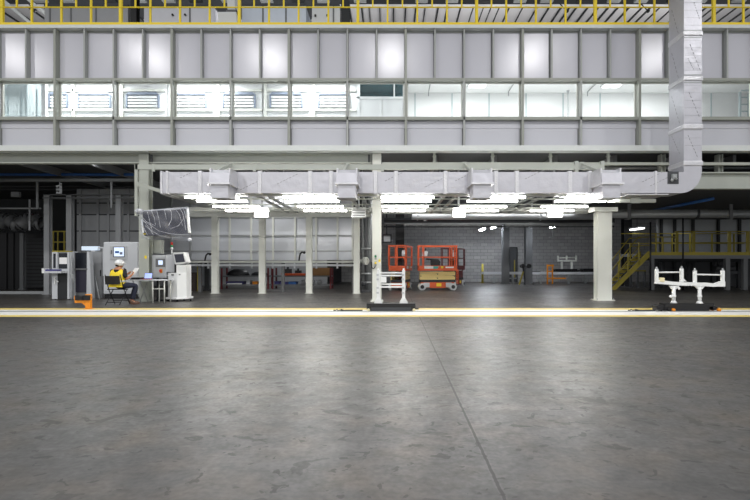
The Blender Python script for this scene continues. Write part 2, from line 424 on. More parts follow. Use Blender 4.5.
# ---- partitions
Y = 17.2
t = thing('partition_screen', 'white partition with dark glazed upper half standing inside the booth', 'partition', (X(381,Y), Y, BZ0))
fr = MB()
for a, b_, c, d in ((357,360,78,118),(403,405.5,78,118),(357,405,96.5,98.5),(393.5,395,82,97)): fr.box(X(a,Y), X(b_,Y), Y, Y+.08, Z(d,Y), Z(c,Y))
build('frame', fr, M['white'], t)
build('lower_sheet', MB().box(X(360,Y), X(381.7,Y), Y+.03, Y+.06, BZ0, Z(98.5,Y)).box(X(382.6,Y), X(403,Y), Y+.03, Y+.06, BZ0, Z(98.5,Y)), M['white'], t)
build('pane', MB().box(X(360,Y), X(393.5,Y), Y+.03, Y+.04, Z(96.5,Y), BZ1-.1).box(X(395,Y), X(403,Y), Y+.03, Y+.04, Z(96.5,Y), BZ1-.1), clear('teal_glass', (130,160,166), .06, .05), t)
Y = 16.4
t = thing('glass_screen', 'bluish glass screen filling the window bay at the booth corner', 'glass screen', (X(20,Y), Y, BZ0))
build('pane', MB().box(X(-60,Y), X(42,Y), Y, Y+.012, BZ0, BZ1-.02), clear('blue_glass', (240,245,246), .03, .12, .34, (214,222,224), True), t)
build('post', MB().box(X(42,Y), X(46,Y), Y-.03, Y+.05, BZ0, BZ1), M['white'], t)
for x in (3, 20.5, 36): build('bracket', MB().box(X(x,Y)-.02, X(x,Y)+.02, Y+.02, Y+.06, BZ0, Z(89,Y)), M['booth_seam'], t)
for x, y0, y1, lb in ((568, 91.5, 115, 'grey standpipe on the booth floor below the window rail'),):
    one('standpipe', MB().cyl((X(x,17.8),17.8,BZ0), (X(x,17.8),17.8,Z(y0,17.8)), .035).cyl((X(x,17.8),17.8,Z(y0,17.8)), (X(x,17.8),17.8,Z(y0-1,17.8)), .05).box(X(x,17.8)-.05, X(x,17.8)+.05, 17.75, 17.85, BZ0, BZ0+.05), M['galv'], lb, 'pipe', (X(x,17.8),17.8,BZ0))
for (xa, ya, xb, yb, lb) in ((431,82,428.6,93,'thin dark ceiling rod slanting down in the window right of the white partition'), (514.5,83,508.5,93,'thin dark ceiling rod slanting beside the booth ceiling lamp'), (598,83,587.5,92,'thin dark ceiling rod in the window bay with the second ceiling lamp')):
    Ya, Yb = 16.9, 18.3
    one('ceiling_rod', MB().cyl((X(xb,Yb), 16.6, BZ1-.02), (X(xb,Yb), Yb, BZ1-.06), .018, n=8).cyl((X(xb,Yb), Yb, BZ1-.06), (X(xb,Yb), Yb, BZ1-.22), .018, n=8), M['galv'], lb, 'rod', (X(xb,Yb), Yb, BZ1))
Y = 17.6
t = thing('wall_ladder', 'white ladder rack standing in the window right of the tall wrapped duct', 'rack', (X(741,Y), Y, BZ0))
build('upright', MB().box(X(739.5,Y), X(741.5,Y), Y, Y+.05, BZ0, BZ1-.3), M['booth_seam'], t)
build('upright', MB().box(X(757,Y), X(759,Y), Y, Y+.05, BZ0, BZ1-.3), M['booth_seam'], t)
for y in (90, 97, 104, 111): build('rung', MB().box(X(741.5,Y), X(757,Y), Y+.01, Y+.04, Z(y+.8,Y), Z(y-.4,Y)), M['booth_seam'], t)
# ---- things standing on the roof behind the railing
def cabinet(xa, xb, ytop, Y, m, seams, label, dark=None, dots=()):
    zb_ = Z(25.4, YF)
    t = thing('roof_cabinet', label, 'cabinet', (X((xa+xb)/2,Y), Y, zb_))
    build('casing', MB().box(X(xa,Y), X(xb,Y), Y, Y+1.2, zb_, Z(ytop,Y)), m, t)
    for s in seams: build('joint_strip', MB().box(X(s-.7,Y), X(s+.7,Y), Y-.02, Y, zb_, Z(ytop,Y)), M['grey'], t)
    for x, y in dots: build('knob', MB().cyl((X(x,Y),Y-.06,Z(y,Y)), (X(x,Y),Y,Z(y,Y)), .035), M['black'], t)
    if ytop > 2: build('top_rim', MB().box(X(xa,Y), X(xb,Y), Y-.03, Y+1.22, Z(ytop,Y), Z(ytop-2,Y)), M['dgrey'], t)
cabinet(44.5, 128, 6.5, 17.3, mat('roof_cab_dark', (158,159,162), .5), (50, 71, 96), 'mid grey roof cabinet behind the railing beside the sloping white beams')
cabinet(144, 214, 7, 17.4, mat('roof_cab_grey', (214,214,220), .5), (150, 190), 'pale grey roof cabinet with two black knobs beside the white hoist', dots=((173,15.3),(185.5,15.2)))
cabinet(242, 306, 6, 17.3, mat('roof_cab_blue', (212,220,232), .4), (263, 286), 'bluish white roof cabinet between the white hoist and the white door box')
cabinet(312, 340, 6, 17.2, M['white'], (333.5,), 'bright white roof box with two dark knobs beside the dark roof post', dots=((315.5,16),(327.5,15.8)))
for xa, xb, m, lb in ((130.5,136,M['black'],'dark roof post behind the railing between two grey cabinets'), (341,349.5,M['charcoal'],'dark roof post behind the railing beside the bright white box')):
    one('roof_post', MB().box(X(xa,17.2), X(xb,17.2), 17.2, 17.25, Z(25.4,YF), 14).box(X(xa,17.2), X(xb,17.2), 17.42, 17.47, Z(25.4,YF), 14).box(X((xa+xb)/2,17.2)-.02, X((xa+xb)/2,17.2)+.02, 17.25, 17.42, Z(25.4,YF), 14), m, lb, 'post', (X(xa,17.2), 17.3, Z(25.4,YF)))
Y = 16.6
t = thing('roof_hoist', 'white motor hoist unit with a thin stem behind the yellow railing', 'hoist', (X(227,Y), Y, Z(25.4,YF)))
build('motor_box', MB().box(X(217.5,Y), X(237,Y), Y, Y+.5, Z(25.4,YF), Z(11.5,Y)), M['white'], t, bevel=.03)
build('head_box', MB().box(X(226.5,Y), X(234.5,Y), Y+.05, Y+.4, Z(8.5,Y), Z(-6,Y)), M['white'], t, bevel=.03)
build('neck', MB().box(X(225,Y), X(236,Y), Y+.1, Y+.35, Z(11.5,Y), Z(8.5,Y)), M['grey'], t)
build('cable', MB().tube([(X(236,Y),Y-.02,Z(9,Y)), (X(238,Y),Y-.05,Z(15,Y)), (X(240,Y),Y-.04,Z(23,Y))], .015), M['black'], t)
# sloping white roof beams at the left, trusses above
for (xa, ya, xb, yb, lb) in ((9,5,29,22,'thick white roof beam sloping down behind the corner of the railing'), (33,4,45,13,'shorter white roof beam sloping down to the mid grey cabinet')):
    Y = 20
    one('roof_beam', MB().bar((X(xa,Y)-1.5, Y, Z(ya,Y)+1.25), (X(xb,Y)+.6, Y, Z(yb,Y)-.5), .12, .11), M['ledge'], lb, 'beam', (X(xa,Y), Y, Z(ya,Y)))
tr = random.Random(4)
for k in range(24):
    x = X(8 + k*31.5 + tr.uniform(-6,6), 22.2)
    one('roof_truss', MB().cyl((x,22.2,12.85),(x+tr.uniform(-.2,.2),22.2,15),.07,n=8).cyl((x+.25,22.2,12.85),(x+.25,22.2,15),.04,n=8).box(x-.15,x+.4,22.1,22.3,12.8,12.9), M['galv'] if k % 3 else M['charcoal'],
        'upright steel hanger under the dark hall roof behind the yellow railing', 'hanger', (x,22.2,12.8), 'roof hangers behind the railing')
for x, y in ((35,10.5),(567,11),(648,11)):
    one('roof_sensor', MB().ball((X(x,19),19,Z(y,19)), .07).cyl((X(x,19),19,Z(y,19)), (X(x,19)-.3,19,Z(y-8,19)), .02, n=6), M['black'], {35:'small black sensor on a cable by the sloping white roof beams', 567:'small black sensor on a rod hanging before the ribbed roof', 648:'small black sensor on a rod beside the top of the wrapped duct'}[x], 'sensor', (X(x,19),19,Z(y,19)))
# ================================================================== STEELWORK, DUCT, LAMPS
def hcol(name, xa, xb, Y, z1, m, label, dep=.28, plate=.06, z0=0, cap=False):
    a, b_ = X(xa, Y), X(xb, Y); c = (a + b_) / 2
    t = thing(name, label, 'column', (c, Y+dep/2, z0))
    s = MB().box(a, b_, Y, Y+.03, z0+.02, z1).box(a, b_, Y+dep-.03, Y+dep, z0+.02, z1).box(c-.02, c+.02, Y+.03, Y+dep-.03, z0+.02, z1)
    build('shaft', s, m, t)
    if plate:
        p = MB().box(a-plate, b_+plate, Y-plate, Y+dep+plate, z0, z0+.025)
        build('base_plate', p, m, t)
        for sx in (a-plate*.5, b_+plate*.5): build('anchor_bolt', MB().cyl((sx,Y-plate*.5,z0+.025), (sx,Y-plate*.5,z0+.07), .014, n=6), M['galv'], t)
    if cap: build('cap_plate', MB().box(a-.14, b_+.16, Y-.06, Y+dep+.06, z1, z1+.13), m, t)
    return t
CY0 = 15.32
cA = hcol('steel_column', 138.8, 148.6, CY0, 4.54, M['beam_light'], 'pale grey-green steel column behind the film wrapped screen')
cB = hcol('steel_column', 372.3, 381.2, CY0, 4.54, M['white_steel'], 'white steel column with push buttons behind the white trolley frame', .30)
cC = hcol('steel_column', 598, 612, 15.72, Z(211.5,15.72), M['white_steel'], 'thick white steel column with a cap plate below the rightmost lamps', .34, .07, 0, True)
# column B: buttons
Y = CY0
pb = thing('push_button_station', 'small push button boxes with green and yellow caps on the white column', 'control box', (X(376.5,Y), Y, Z(260,Y)))
for x, y, c in ((375.6,257.2,'green'), (375.6,263.8,'yellow')):
    bx = build('button_box', MB().box(X(x-1,Y), X(x+1,Y), Y-.06, Y-.002, Z(y+2.4,Y), Z(y-2.4,Y)), M['galv'], pb)
    build('button', MB().cyl((X(x,Y),Y-.09,Z(y-.8,Y)), (X(x,Y),Y-.06,Z(y-.8,Y)), .035, n=10), M[c], bx)
build('cable', MB().tube([(X(375.4,Y),Y-.03,Z(266,Y)),(X(374,Y),Y-.06,Z(268.5,Y)),(X(372,Y),Y-.05,Z(268,Y)),(X(371.5,Y),Y-.02,Z(262,Y))], .014, 6), M['black'], pb)
one('yellow_tag', MB().box(X(378.4,Y), X(380.4,Y), Y-.008, Y-.001, Z(262,Y), Z(259.4,Y)), M['yellow'], 'small yellow tag stuck on the white column beside the push buttons', 'tag', (X(379.4,Y), Y, Z(260.7,Y)))
one('yellow_tag', MB().box(X(144.6,Y), X(146.8,Y), Y-.008, Y-.001, Z(258.6,Y), Z(255.6,Y)), M['yellow'], 'small yellow tag stuck on the column behind the laptop', 'tag', (X(145.6,Y), Y, Z(257,Y)))
# main beams below the facade
def ibeam(x0, x1, Y, y0, y1, m, label, dep=.22, name='steel_beam'):
    return one(name, MB().hbeam(x0, x1, Y, Z(y0,Y), Z(y1,Y), dep, .035), m, label, 'beam', ((x0+x1)/2, Y, Z(y0,Y)))
ibeam(XL, X(138.6,CY0)-.01, CY0+.03, 163.2, 153.2, M['beam'], 'grey-green steel beam under the panels left of the pale column')
ibeam(X(148.8,CY0)+.01, X(372,CY0)-.01, CY0+.03, 163.2, 153.2, M['beam'], 'long grey-green steel beam under the panels between the pale and the white column')
for x, lb in ((151.5,'beam end plate beside the pale grey-green column'), (369,'beam end plate with bolts beside the white column top')):
    one('end_plate', MB().box(X(x-1,CY0), X(x+1,CY0), CY0-.0, CY0+.02, Z(162,CY0), Z(154.5,CY0)).cyl((X(x,CY0),CY0-.02,Z(156.5,CY0)), (X(x,CY0),CY0,Z(156.5,CY0)), .02, n=6).cyl((X(x,CY0),CY0-.02,Z(160,CY0)), (X(x,CY0),CY0,Z(160,CY0)), .02, n=6), M['dgrey'], lb, 'plate', (X(x,CY0), CY0, Z(158,CY0)))
# right of the white column: rail with short hangers
YG = 15.36
one('hanger_rail', MB().box(X(382,YG), XR, YG, YG+.12, Z(165,YG), Z(162.3,YG)), M['beam_light'], 'thin pale rail above the long duct right of the white column', 'rail', (X(560,YG), YG, Z(165,YG)))
for x, w in ((434.5,1.1), (493,1.1), (551,1.1), (609,1.1)):
    one('rail_hanger', MB().box(X(x-w,YG), X(x+w,YG), YG+.02, YG+.10, Z(162.2,YG), 4.56).box(X(x-w-.5,YG), X(x+w+.5,YG), YG, YG+.12, Z(156.6,YG), Z(155.4,YG)), M['beam_light'],
        {434.5:'short pale hanger first right of the white column above the duct', 493:'short pale hanger second right of the white column above the duct', 551:'short pale hanger third right of the white column above the duct', 609:'short pale hanger above the rightmost duct hood'}[x], 'hanger', (X(x,YG), YG, Z(162,YG)))
for x, lb in ((666, 'wide pale hanger left of the tall duct'), (724, 'wide pale hanger right of the tall duct')):
    one('wide_hanger', MB().box(X(x-2.2,YG), X(x-1.6,YG), YG+.14, YG+.36, Z(171.6,YG), 4.56).box(X(x+1.6,YG), X(x+2.2,YG), YG+.14, YG+.36, Z(171.6,YG), 4.56).box(X(x-1.6,YG), X(x+1.6,YG), YG+.23, YG+.27, Z(171.6,YG), 4.56), M['beam_light'], lb, 'hanger', (X(x,YG), YG+.25, Z(171.6,YG)))
# diagonal deck braces and cross beams under the deck, right half
n = 0
for x in (421, 479, 538, 596, 655, 712):
    xx = X(x+14, 16.2)
    one('deck_beam', MB().box(xx-.05, xx+.05, 15.8, 24, 4.36, 4.60), M['grey'], 'grey beam running back under the deck above the long duct', 'beam', (xx, 16, 4.36), 'beams under the deck')
for x in (20, 90, 200, 260, 320):
    xx = X(x, 16.2)
    one('deck_beam', MB().box(xx-.05, xx+.05, 16.1, 24, 4.36, 4.60), M['grey'], 'grey beam running back under the deck above the long duct', 'beam', (xx, 16, 4.36), 'beams under the deck')
Y = 17.5
one('white_pipe', MB().cyl((X(620,Y),Y,Z(161.5,Y)), (X(780,Y),Y,Z(161.5,Y)), .07), M['white_steel'], 'white pipe in the dark gap under the panels behind the tall duct', 'pipe', (X(700,Y),Y,Z(163,Y)))
for y, r, Y, m, lb in ((168, .05, 16.6, 'galv', 'upper thin conduit behind the tall duct'), (170.5,.04,16.8,'dgrey','lower thin conduit behind the tall duct')):
    one('conduit', MB().cyl((X(600,Y),Y,Z(y,Y)), (X(780,Y),Y,Z(y,Y)), r, n=8), M[m], lb, 'pipe', (X(700,Y),Y,Z(y,Y)))
# light frame (monorail) in front of the columns
YM = 14.4
t = thing('lamp_gantry', 'pale steel gantry frame with a long top beam above the wrapped duct', 'gantry', (X(370,YM), YM, Z(169.6,YM)))
build('top_beam', MB().box(X(135,YM), X(604,YM), YM, YM+.12, Z(169.4,YM), Z(164.4,YM)), M['beam_light'], t)
build('hanger_post', MB().box(X(134.5,YM), X(137.5,YM), YM, YM+.1, Z(216,YM), Z(164.4,YM)), M['beam_light'], t)
for x in (575, 601): build('end_stub', MB().box(X(x,YM), X(x+3.4,YM), YM-.01, YM+.11, Z(172.5,YM), Z(161,YM)), M['beam_light'], t)
for x in (152, 253, 381, 486): build('joint_plate', MB().box(X(x,YM), X(x+3,YM), YM-.012, YM, Z(171.5,YM), Z(164,YM)), M['beam_light'], t)
build('lower_arm', MB().bar((X(138,YM), YM-.1, Z(184,YM)), (X(170,13.9), 13.9, Z(194,13.9)), .06, .09), M['beam_light'], t)
# right heavy beam and low dark soffit
YB = 15.36
ibeam(X(690,YB), XR, YB, 188.6, 172, M['beam'], 'heavy grey-green beam right of the tall duct below the panels', .26)
struct('ceiling_low', MB().box(X(640,YB)+.0, XR, YB+.3, 26, Z(188.6,YB)+.02, Z(188.6,YB)+.14), M['deck'])
Y0, Y1, zz = 17.0, 19.5, Z(188.6,YB)
one('blue_pipe', MB().cyl((X(713,17.0), 17.0, zz-.09), (X(652,20.8), 20.8, zz-.09), .055, n=10), M['blue'], 'blue pipe running back under the low dark soffit at the right', 'pipe', (X(690,18), 18, zz-.1))
# big round duct at the right
Y = 19.5
t = thing('round_duct', 'large grey round duct running along above the yellow platform', 'duct', (X(690,Y), Y, Z(218,Y)))
build('pipe_run', MB().cyl((X(612,Y),Y,Z(213.8,Y)), (X(800,Y),Y,Z(213.8,Y)), .165, n=20), M['galv'], t)
build('clamp_band', MB().cyl((X(695,Y),Y,Z(213.8,Y)), (X(697.5,Y),Y,Z(213.8,Y)), .19, n=20), M['dgrey'], t)
for x, lb in ((627,'pale hanger strap of the round duct nearest the thick white column'), (728,'pale hanger post of the round duct right of the tall wrapped duct')):
    one('duct_hanger', MB().box(X(x-1.6,Y), X(x+1.6,Y), Y-.20, Y-.17, Z(219,Y), zz if x > 640 else 4.6).box(X(x-1.6,Y), X(x+1.6,Y), Y-.20, Y+.1, Z(219.6,Y), Z(219,Y)), M['grey'], lb, 'hanger', (X(x,Y), Y, Z(219,Y)))
# ---- wrapped air duct
YD, DD = 13.3, .72
zt_, zb_ = Z(172,YD), Z(193,YD)
xa, xb = X(160,YD), X(676,YD)
va, vb = X(684,YD), X(702,YD)
d = thing('air_duct', 'long foil wrapped duct under the panels with a tall riser at its right end', 'air duct', ((xa+xb)/2, YD, zb_))
run = MB().box(xa, xb, YD, YD+DD, zb_, zt_)
run.mi(1)
pr = random.Random(8)
for x, y, sx in ((240,190,1),(277,184,1),(385,181,1),(425,187,1),(455,181,1),(525,179,1),(642,182,1),(650,186,1),(180,178,1)):
    for k in range(7):
        px, py = x + k*3.1*sx, y - k*1.5
        if zt_ > Z(py,YD) > zb_ and k*3.1 < 24: run.bar((X(px,YD),YD-.001,Z(py,YD)), (X(px+1.9,YD),YD-.001,Z(py-.9,YD)), .004, .011)
build('duct_run', run, [M['foil'], M['grey']], d)
bands = (161.5, 167, 200, 259.7, 310, 331, 375.5, 396, 445.5, 496, 517, 570, 590, 656)
for x in bands:
    w = .055 if x not in (161.5, 167, 656) else .03
    c = X(x, YD)
    build('flange_band', MB().box(c-w, c+w, YD-.022, YD+DD+.02, zb_-.025, zt_+.03), M['foil_edge'], d, bevel=.012)
el = []
cx_, cz_, R = vb-.56, zb_+.60, .60
for i in range(11):
    a = -math.pi/2 + math.pi/2*i/10
    el.append((cx_+.56*math.cos(a), cz_+R*math.sin(a)))
el += [(va-.001, cz_), (va-.001, zt_), (xb-.001, zt_), (xb-.001, zb_)]
build('elbow', MB().prism(el, YD+.004, YD+DD-.004, 'y'), M['foil'], d)
ztop_ = 12.5
rs = MB().box(va, vb, YD+.006, YD+DD-.006, cz_, ztop_)
rs.mi(1)
for x0_, y0_, x1_, y1_ in ((694,2,700,20),(688,58,694,70),(690,44,701,72),(689,92,700,118),(688,135,698,158)):
    for k in range(7):
        a, b_ = k/7, (k+.6)/7
        rs.bar((X(x0_+(x1_-x0_)*a,YD),YD+.004,Z(y0_+(y1_-y0_)*a,YD)), (X(x0_+(x1_-x0_)*b_,YD),YD+.004,Z(y0_+(y1_-y0_)*b_,YD)), .004, .011)
for zz0, zz1 in ((9.4,8.6),(8.2,7.2),(7.0,6.0),(5.8,4.9),(4.7,4.1)):
    for k in range(7):
        a, b_ = k/7, (k+.6)/7
        rs.bar((va-.001, YD+.58-.4*a, zz0+(zz1-zz0)*a), (va-.001, YD+.58-.4*b_, zz0+(zz1-zz0)*b_), .004, .011)
for k in range(28):
    z_ = 4.3 + k*.2; rs.box(va+.02, vb-.02, YD+.004, YD+.006, z_, z_+.004)
build('riser', rs, [M['foil'], M['grey']], d)
for y in (33, 78, 126.5, 163):
    z_ = Z(y,YD)
    build('flange_band', MB().box(va-.025, vb+.03, YD-.022, YD+DD+.02, z_-.075, z_+.06), M['foil_edge'], d, bevel=.025)
for y in (30, 37, 74.5, 82): build('tape_edge', MB().box(va+.01, vb-.01, YD-.004, YD+.006, Z(y+.8,YD), Z(y-.2,YD)), M['galv'], d)
ac = build('access_panel', MB().box(X(667.5,YD), X(678.5,YD), YD-.012, YD, Z(184,YD), Z(171.5,YD)), M['dgrey'], d)
build('damper_motor', MB().cbox((X(673,YD),YD-.05,Z(177,YD)), (.12,.08,.13), .2).cyl((X(675,YD),YD-.09,Z(180,YD)),(X(671,YD),YD-.06,Z(175,YD)),.03,n=8).ball((X(671,YD),YD-.05,Z(180.5,YD)),.04), M['galv'], ac)
build('corner_strip', MB().box(X(628,YD), X(668,YD), YD-.03, YD+DD, zb_-.05, zb_-.028), M['foil_edge'], d)
# four outlet hoods hanging forward of the duct
for x, xw in ((222.5, 25), (347.5, 22), (480.5, 23), (607.5, 26)):
    Yh = 12.6; c = X(x, 12.9); hw = .255
    zt2, zm, zf, zb2 = Z(172.5,YD), Z(183,Yh+.1), Z(187,Yh+.1), Z(198,Yh+.1)
    prof = [(YD, zt2), (Yh+.22, zt2-.02), (Yh+.08, zt2-.12), (Yh+.02, zm), (YD, zm)]
    h = build('outlet_hood', MB().prism(prof, c-hw, c+hw, 'x'), M['foil'], d)
    build('slot', MB().add([(c-hw*.8,Yh+.040,zm+.035),(c+hw*.8,Yh+.040,zm+.035),(c+hw*.8,Yh+.058,zm+.095),(c-hw*.8,Yh+.058,zm+.095),(c-hw*.8,Yh+.09,zm+.035),(c+hw*.8,Yh+.09,zm+.035),(c+hw*.8,Yh+.11,zm+.095),(c-hw*.8,Yh+.11,zm+.095)],
          [(0,1,2,3),(7,6,5,4),(0,4,5,1),(1,5,6,2),(2,6,7,3),(3,7,4,0)]), M['grey'], h)
    build('flange_lip', MB().box(c-hw-.035, c+hw+.035, Yh-.02, YD, zm-.05, zm), M['foil_edge'], h)
    build('drop_box', MB().box(c-hw+.03, c+hw-.03, Yh+.06, YD-.02, zb2, zm-.05), M['foil'], h)
    for e in (c-hw-.01, c+hw-.03): build('tape_edge', MB().box(e, e+.04, Yh+.10, YD, zm, zt2+.004), M['foil_edge'], h)
for i, x in enumerate((231, 347.5, 464.5, 582)):
    xx = X(x, YM)
    one('duct_brace', MB().bar((xx, YM+.02, Z(164,YM)), (xx, 13.0, Z(164,YM)-.52), .055, .07).box(xx-.06, xx+.06, YM-.02, YM-.004, Z(168,YM), Z(162,YM)), M['beam_light'], ['pale diagonal brace from the gantry to the leftmost duct hood', 'pale diagonal brace from the gantry to the second duct hood from left', 'pale diagonal brace from the gantry to the second duct hood from right', 'pale diagonal brace from the gantry to the rightmost duct hood'][i], 'brace', (xx, YM, Z(168,YM)))
# ---- lamp grid under the duct
t = thing('lamp_grid', 'pale steel grid of rails that carries the lit lamps under the duct', 'lamp grid', (0, 15, 2.98))
rows = (13.42, 14.24, 15.56, 16.75)
ZL = 2.945
for Yr in rows: build('long_rail', MB().box(X(178,13.4), X(618,13.4), Yr+.05, Yr+.11, ZL+.05, ZL+.08), M['beam_light'], t)
for Yr in (17.5, 18.4): build('long_rail', MB().box(X(178,17.5), X(598,17.5), Yr, Yr+.08, ZL+.06, ZL+.20), M['white_steel'], t)
for x in (172, 250, 262, 349, 361, 447, 459, 541, 553, 622):
    xx = X(x, 13.4)
    build('cross_rail', MB().box(xx-.04, xx+.04, 14.06, 18.4, ZL+.09, ZL+.15), M['galv'], t)
for x in (256, 355, 453, 547):
    for yy, z1 in ((14.3, 3.8), (16.9, 4.5)): build('hanger_rod', MB().cyl((X(x,13.4), yy, ZL+.1), (X(x,13.4), yy, z1), .018, n=8), M['galv'], t)
build('side_tray', MB().box(X(160,13.4), X(186,13.4), 13.5, 16.5, ZL+.07, ZL+.12), M['galv'], t)
one('edge_rail', MB().box(X(612,13.35), X(660,13.35), 13.55, 13.65, zb_-.22, zb_-.12).box(X(634,13.35), X(644,13.35), 13.53, 13.55, zb_-.24, zb_-.09), M['beam_light'], 'short pale rail under the right end of the long duct', 'rail', (X(635,13.35), 13.6, zb_-.2))
GN = ['leftmost', 'second from left', 'middle', 'second from right', 'rightmost']
RN = ['front', 'second', 'third', 'rear']
gx = (-206, -108, -9.5, 82, 176)
p = None
for g, r0 in enumerate(gx):
    for r, Yr in enumerate(rows):
        xs = r0*13.42/F; L_ = 54*13.42/F
        lb = 'lit lamp strip, %s row of the %s lamp group under the duct' % (RN[r], GN[g])
        loc = (xs + L_/2, Yr+.15, ZL)
        if p is None:
            p = thing('lamp_strip', lb, 'lamp', loc, 'lit lamp strips under the duct')
            build('housing', MB().box(xs, xs+L_, Yr+.03, Yr+.13, ZL+.015, ZL+.05), M['galv'], p)
            build('diffuser', MB().box(xs+.015, xs+L_-.015, Yr, Yr+.14, ZL-.02, ZL+.015), M['tube'], p)
            remember(p)
        else: dup(p, loc, lb)
# square boxes under the grid
Y = 17.0
for x0_, x1_, lit, lb in ((254,268.6,1,'bright square lamp box below the leftmost lamp strips'), (452.5,465.5,1,'bright square lamp box below the middle of the lamp grid above the scissor lift'), (548,562.5,1,'bright square lamp box left of the thick white column'), (351.5,366,0,'unlit slotted white box left of the white column top')):
    t = thing('square_lamp' if lit else 'slotted_box', lb, 'lamp' if lit else 'box', (X((x0_+x1_)/2,Y), Y, Z(217.5,Y)))
    a, b_ = X(x0_,Y), X(x1_,Y)
    build('housing', MB().box(a, b_, Y, Y+.24, Z(217.5,Y), Z(207.5,Y)), M['white'], t, bevel=.015)
    if lit: build('diffuser', MB().box(a+.02, b_-.02, Y-.012, Y-.0, Z(217,Y), Z(208,Y)), M['square'], t)
    else:
        for k in range(3): build('slot', MB().box(a+.03, b_-.03, Y-.006, Y+.002, Z(210.6+k*2.6,Y), Z(209.8+k*2.6,Y)), M['grey'], t)
    build('bracket', MB().box((a+b_)/2-.03, (a+b_)/2+.03, Y+.08, Y+.14, Z(207.5,Y), 4.62), M['galv'], t)
# ================================================================== MACHINES AT THE LEFT
def PB(mb, xa, xb, ya, yb, Y, dep):      # box whose front face spans these pixels at depth Y
    return mb.box(X(xa,Y), X(xb,Y), Y, Y+dep, Z(yb,Y), Z(ya,Y))
# kiosk with keyboard tray
Y = 16.0
zg = lambda y, Y=Y: max(0.0, Z(y,Y))
t = thing('control_kiosk', 'tall kiosk with windows and a pull-out keyboard tray left of the dark kiosk', 'machine', (X(60.5,Y), Y+.3, 0))
c = MB().box(X(52,Y), X(69.2,Y), Y+.03, Y+.16, .03, Z(252,Y)); build('casing', c, M['machine'], t)
build('side_frame', MB().box(X(52,Y), X(57.4,Y), Y, Y+.03, .03, Z(252,Y)), M['machine'], t)
build('side_frame', MB().box(X(67.3,Y), X(69.2,Y), Y, Y+.03, .03, Z(252,Y)), M['machine'], t)
build('yellow_rim', PB(MB(), 52, 69.2, 250.8, 251.8, Y-.01, .17), M['yellow_dim'], t)
build('slot_window', PB(MB(), 53.2, 55.6, 253.5, 268, Y-.008, .01), M['dark_glass'], t)
build('window', PB(MB(), 58.5, 67.2, 253, 268.5, Y+.012, .016), M['dark_glass'], t)
build('notice_sheet', PB(MB(), 59.3, 67, 257.5, 264, Y+.004, .006), M['paper'], t)
build('door', PB(MB(), 57.6, 67.2, 272.5, 299, Y+.012, .016), M['charcoal'], t)
tr_ = build('keyboard_tray', MB().box(X(43.5,15.75), X(62,15.75), 15.7, Y+.03, Z(273,Y), Z(271,Y)), M['machine'], t)
build('keyboard', MB().box(X(46,15.75), X(58,15.75), 15.72, 15.92, Z(271,Y), Z(269.3,Y)), M['indigo'], tr_)
build('tray_end', MB().box(X(43,15.75), X(45.5,15.75), 15.69, 15.95, Z(273,Y), Z(268.3,Y)), M['white'], tr_)
build('handle', MB().bar((X(54.7,Y),Y-.04,Z(278.2,Y)), (X(59,Y),Y-.04,Z(282,Y)), .03, .035).box(X(55,Y),X(56.2,Y),Y-.05,Y,Z(284,Y),Z(277.5,Y)), M['white'], t)
for x in (53.5, 67.5): build('foot', MB().cyl((X(x,Y),Y+.1,0), (X(x,Y),Y+.1,.03), .03), M['black'], t)
# dark kiosk
Y = 16.4
t = thing('dark_kiosk', 'dark glazed kiosk with tapering white side frames beside the grey cabinet', 'machine', (X(81.5,Y), Y+.3, 0))
build('casing', MB().box(X(74,Y), X(88.5,Y), Y+.05, Y+.2, .03, Z(252.5,Y)), M['charcoal'], t)
for pts in (((71.2,251.5),(73.6,251.5),(75.6,299),(72.8,299)), ((86.9,251.5),(89.2,251.5),(91.6,299),(86.4,299))):
    build('side_frame', MB().prism([(X(x,Y), max(.0,Z(y,Y))) for x, y in pts], Y, Y+.2), M['machine'], t)
build('upper_glass', MB().add([(X(74.5,Y),Y+.03,Z(268.5,Y)),(X(86.8,Y),Y+.03,Z(268.5,Y)),(X(86.8,Y),Y+.05,Z(253,Y)),(X(74.5,Y),Y+.05,Z(253,Y)),(X(74.5,Y),Y+.05,Z(268.5,Y)),(X(86.8,Y),Y+.05,Z(268.5,Y)),(X(86.8,Y),Y+.07,Z(253,Y)),(X(74.5,Y),Y+.07,Z(253,Y))],[(0,1,2,3),(7,6,5,4),(0,4,5,1),(1,5,6,2),(2,6,7,3),(3,7,4,0)]), M['dark_glass'], t)
build('shelf', PB(MB(), 74.6, 87, 268.3, 270, Y-.02, .08), M['grey'], t)
build('lower_door', PB(MB(), 75.6, 86.4, 270.3, 292, Y+.02, .03), mat('dark_violet', (48,47,62), .5), t)
build('kick_plate', PB(MB(), 75.8, 86.4, 292.5, 298.5, Y+.03, .03), M['grey'], t)
build('grip', MB().cyl((X(73.6,Y),Y-.03,Z(283,Y)), (X(73.2,Y),Y-.03,Z(274,Y)), .02), M['white'], t)
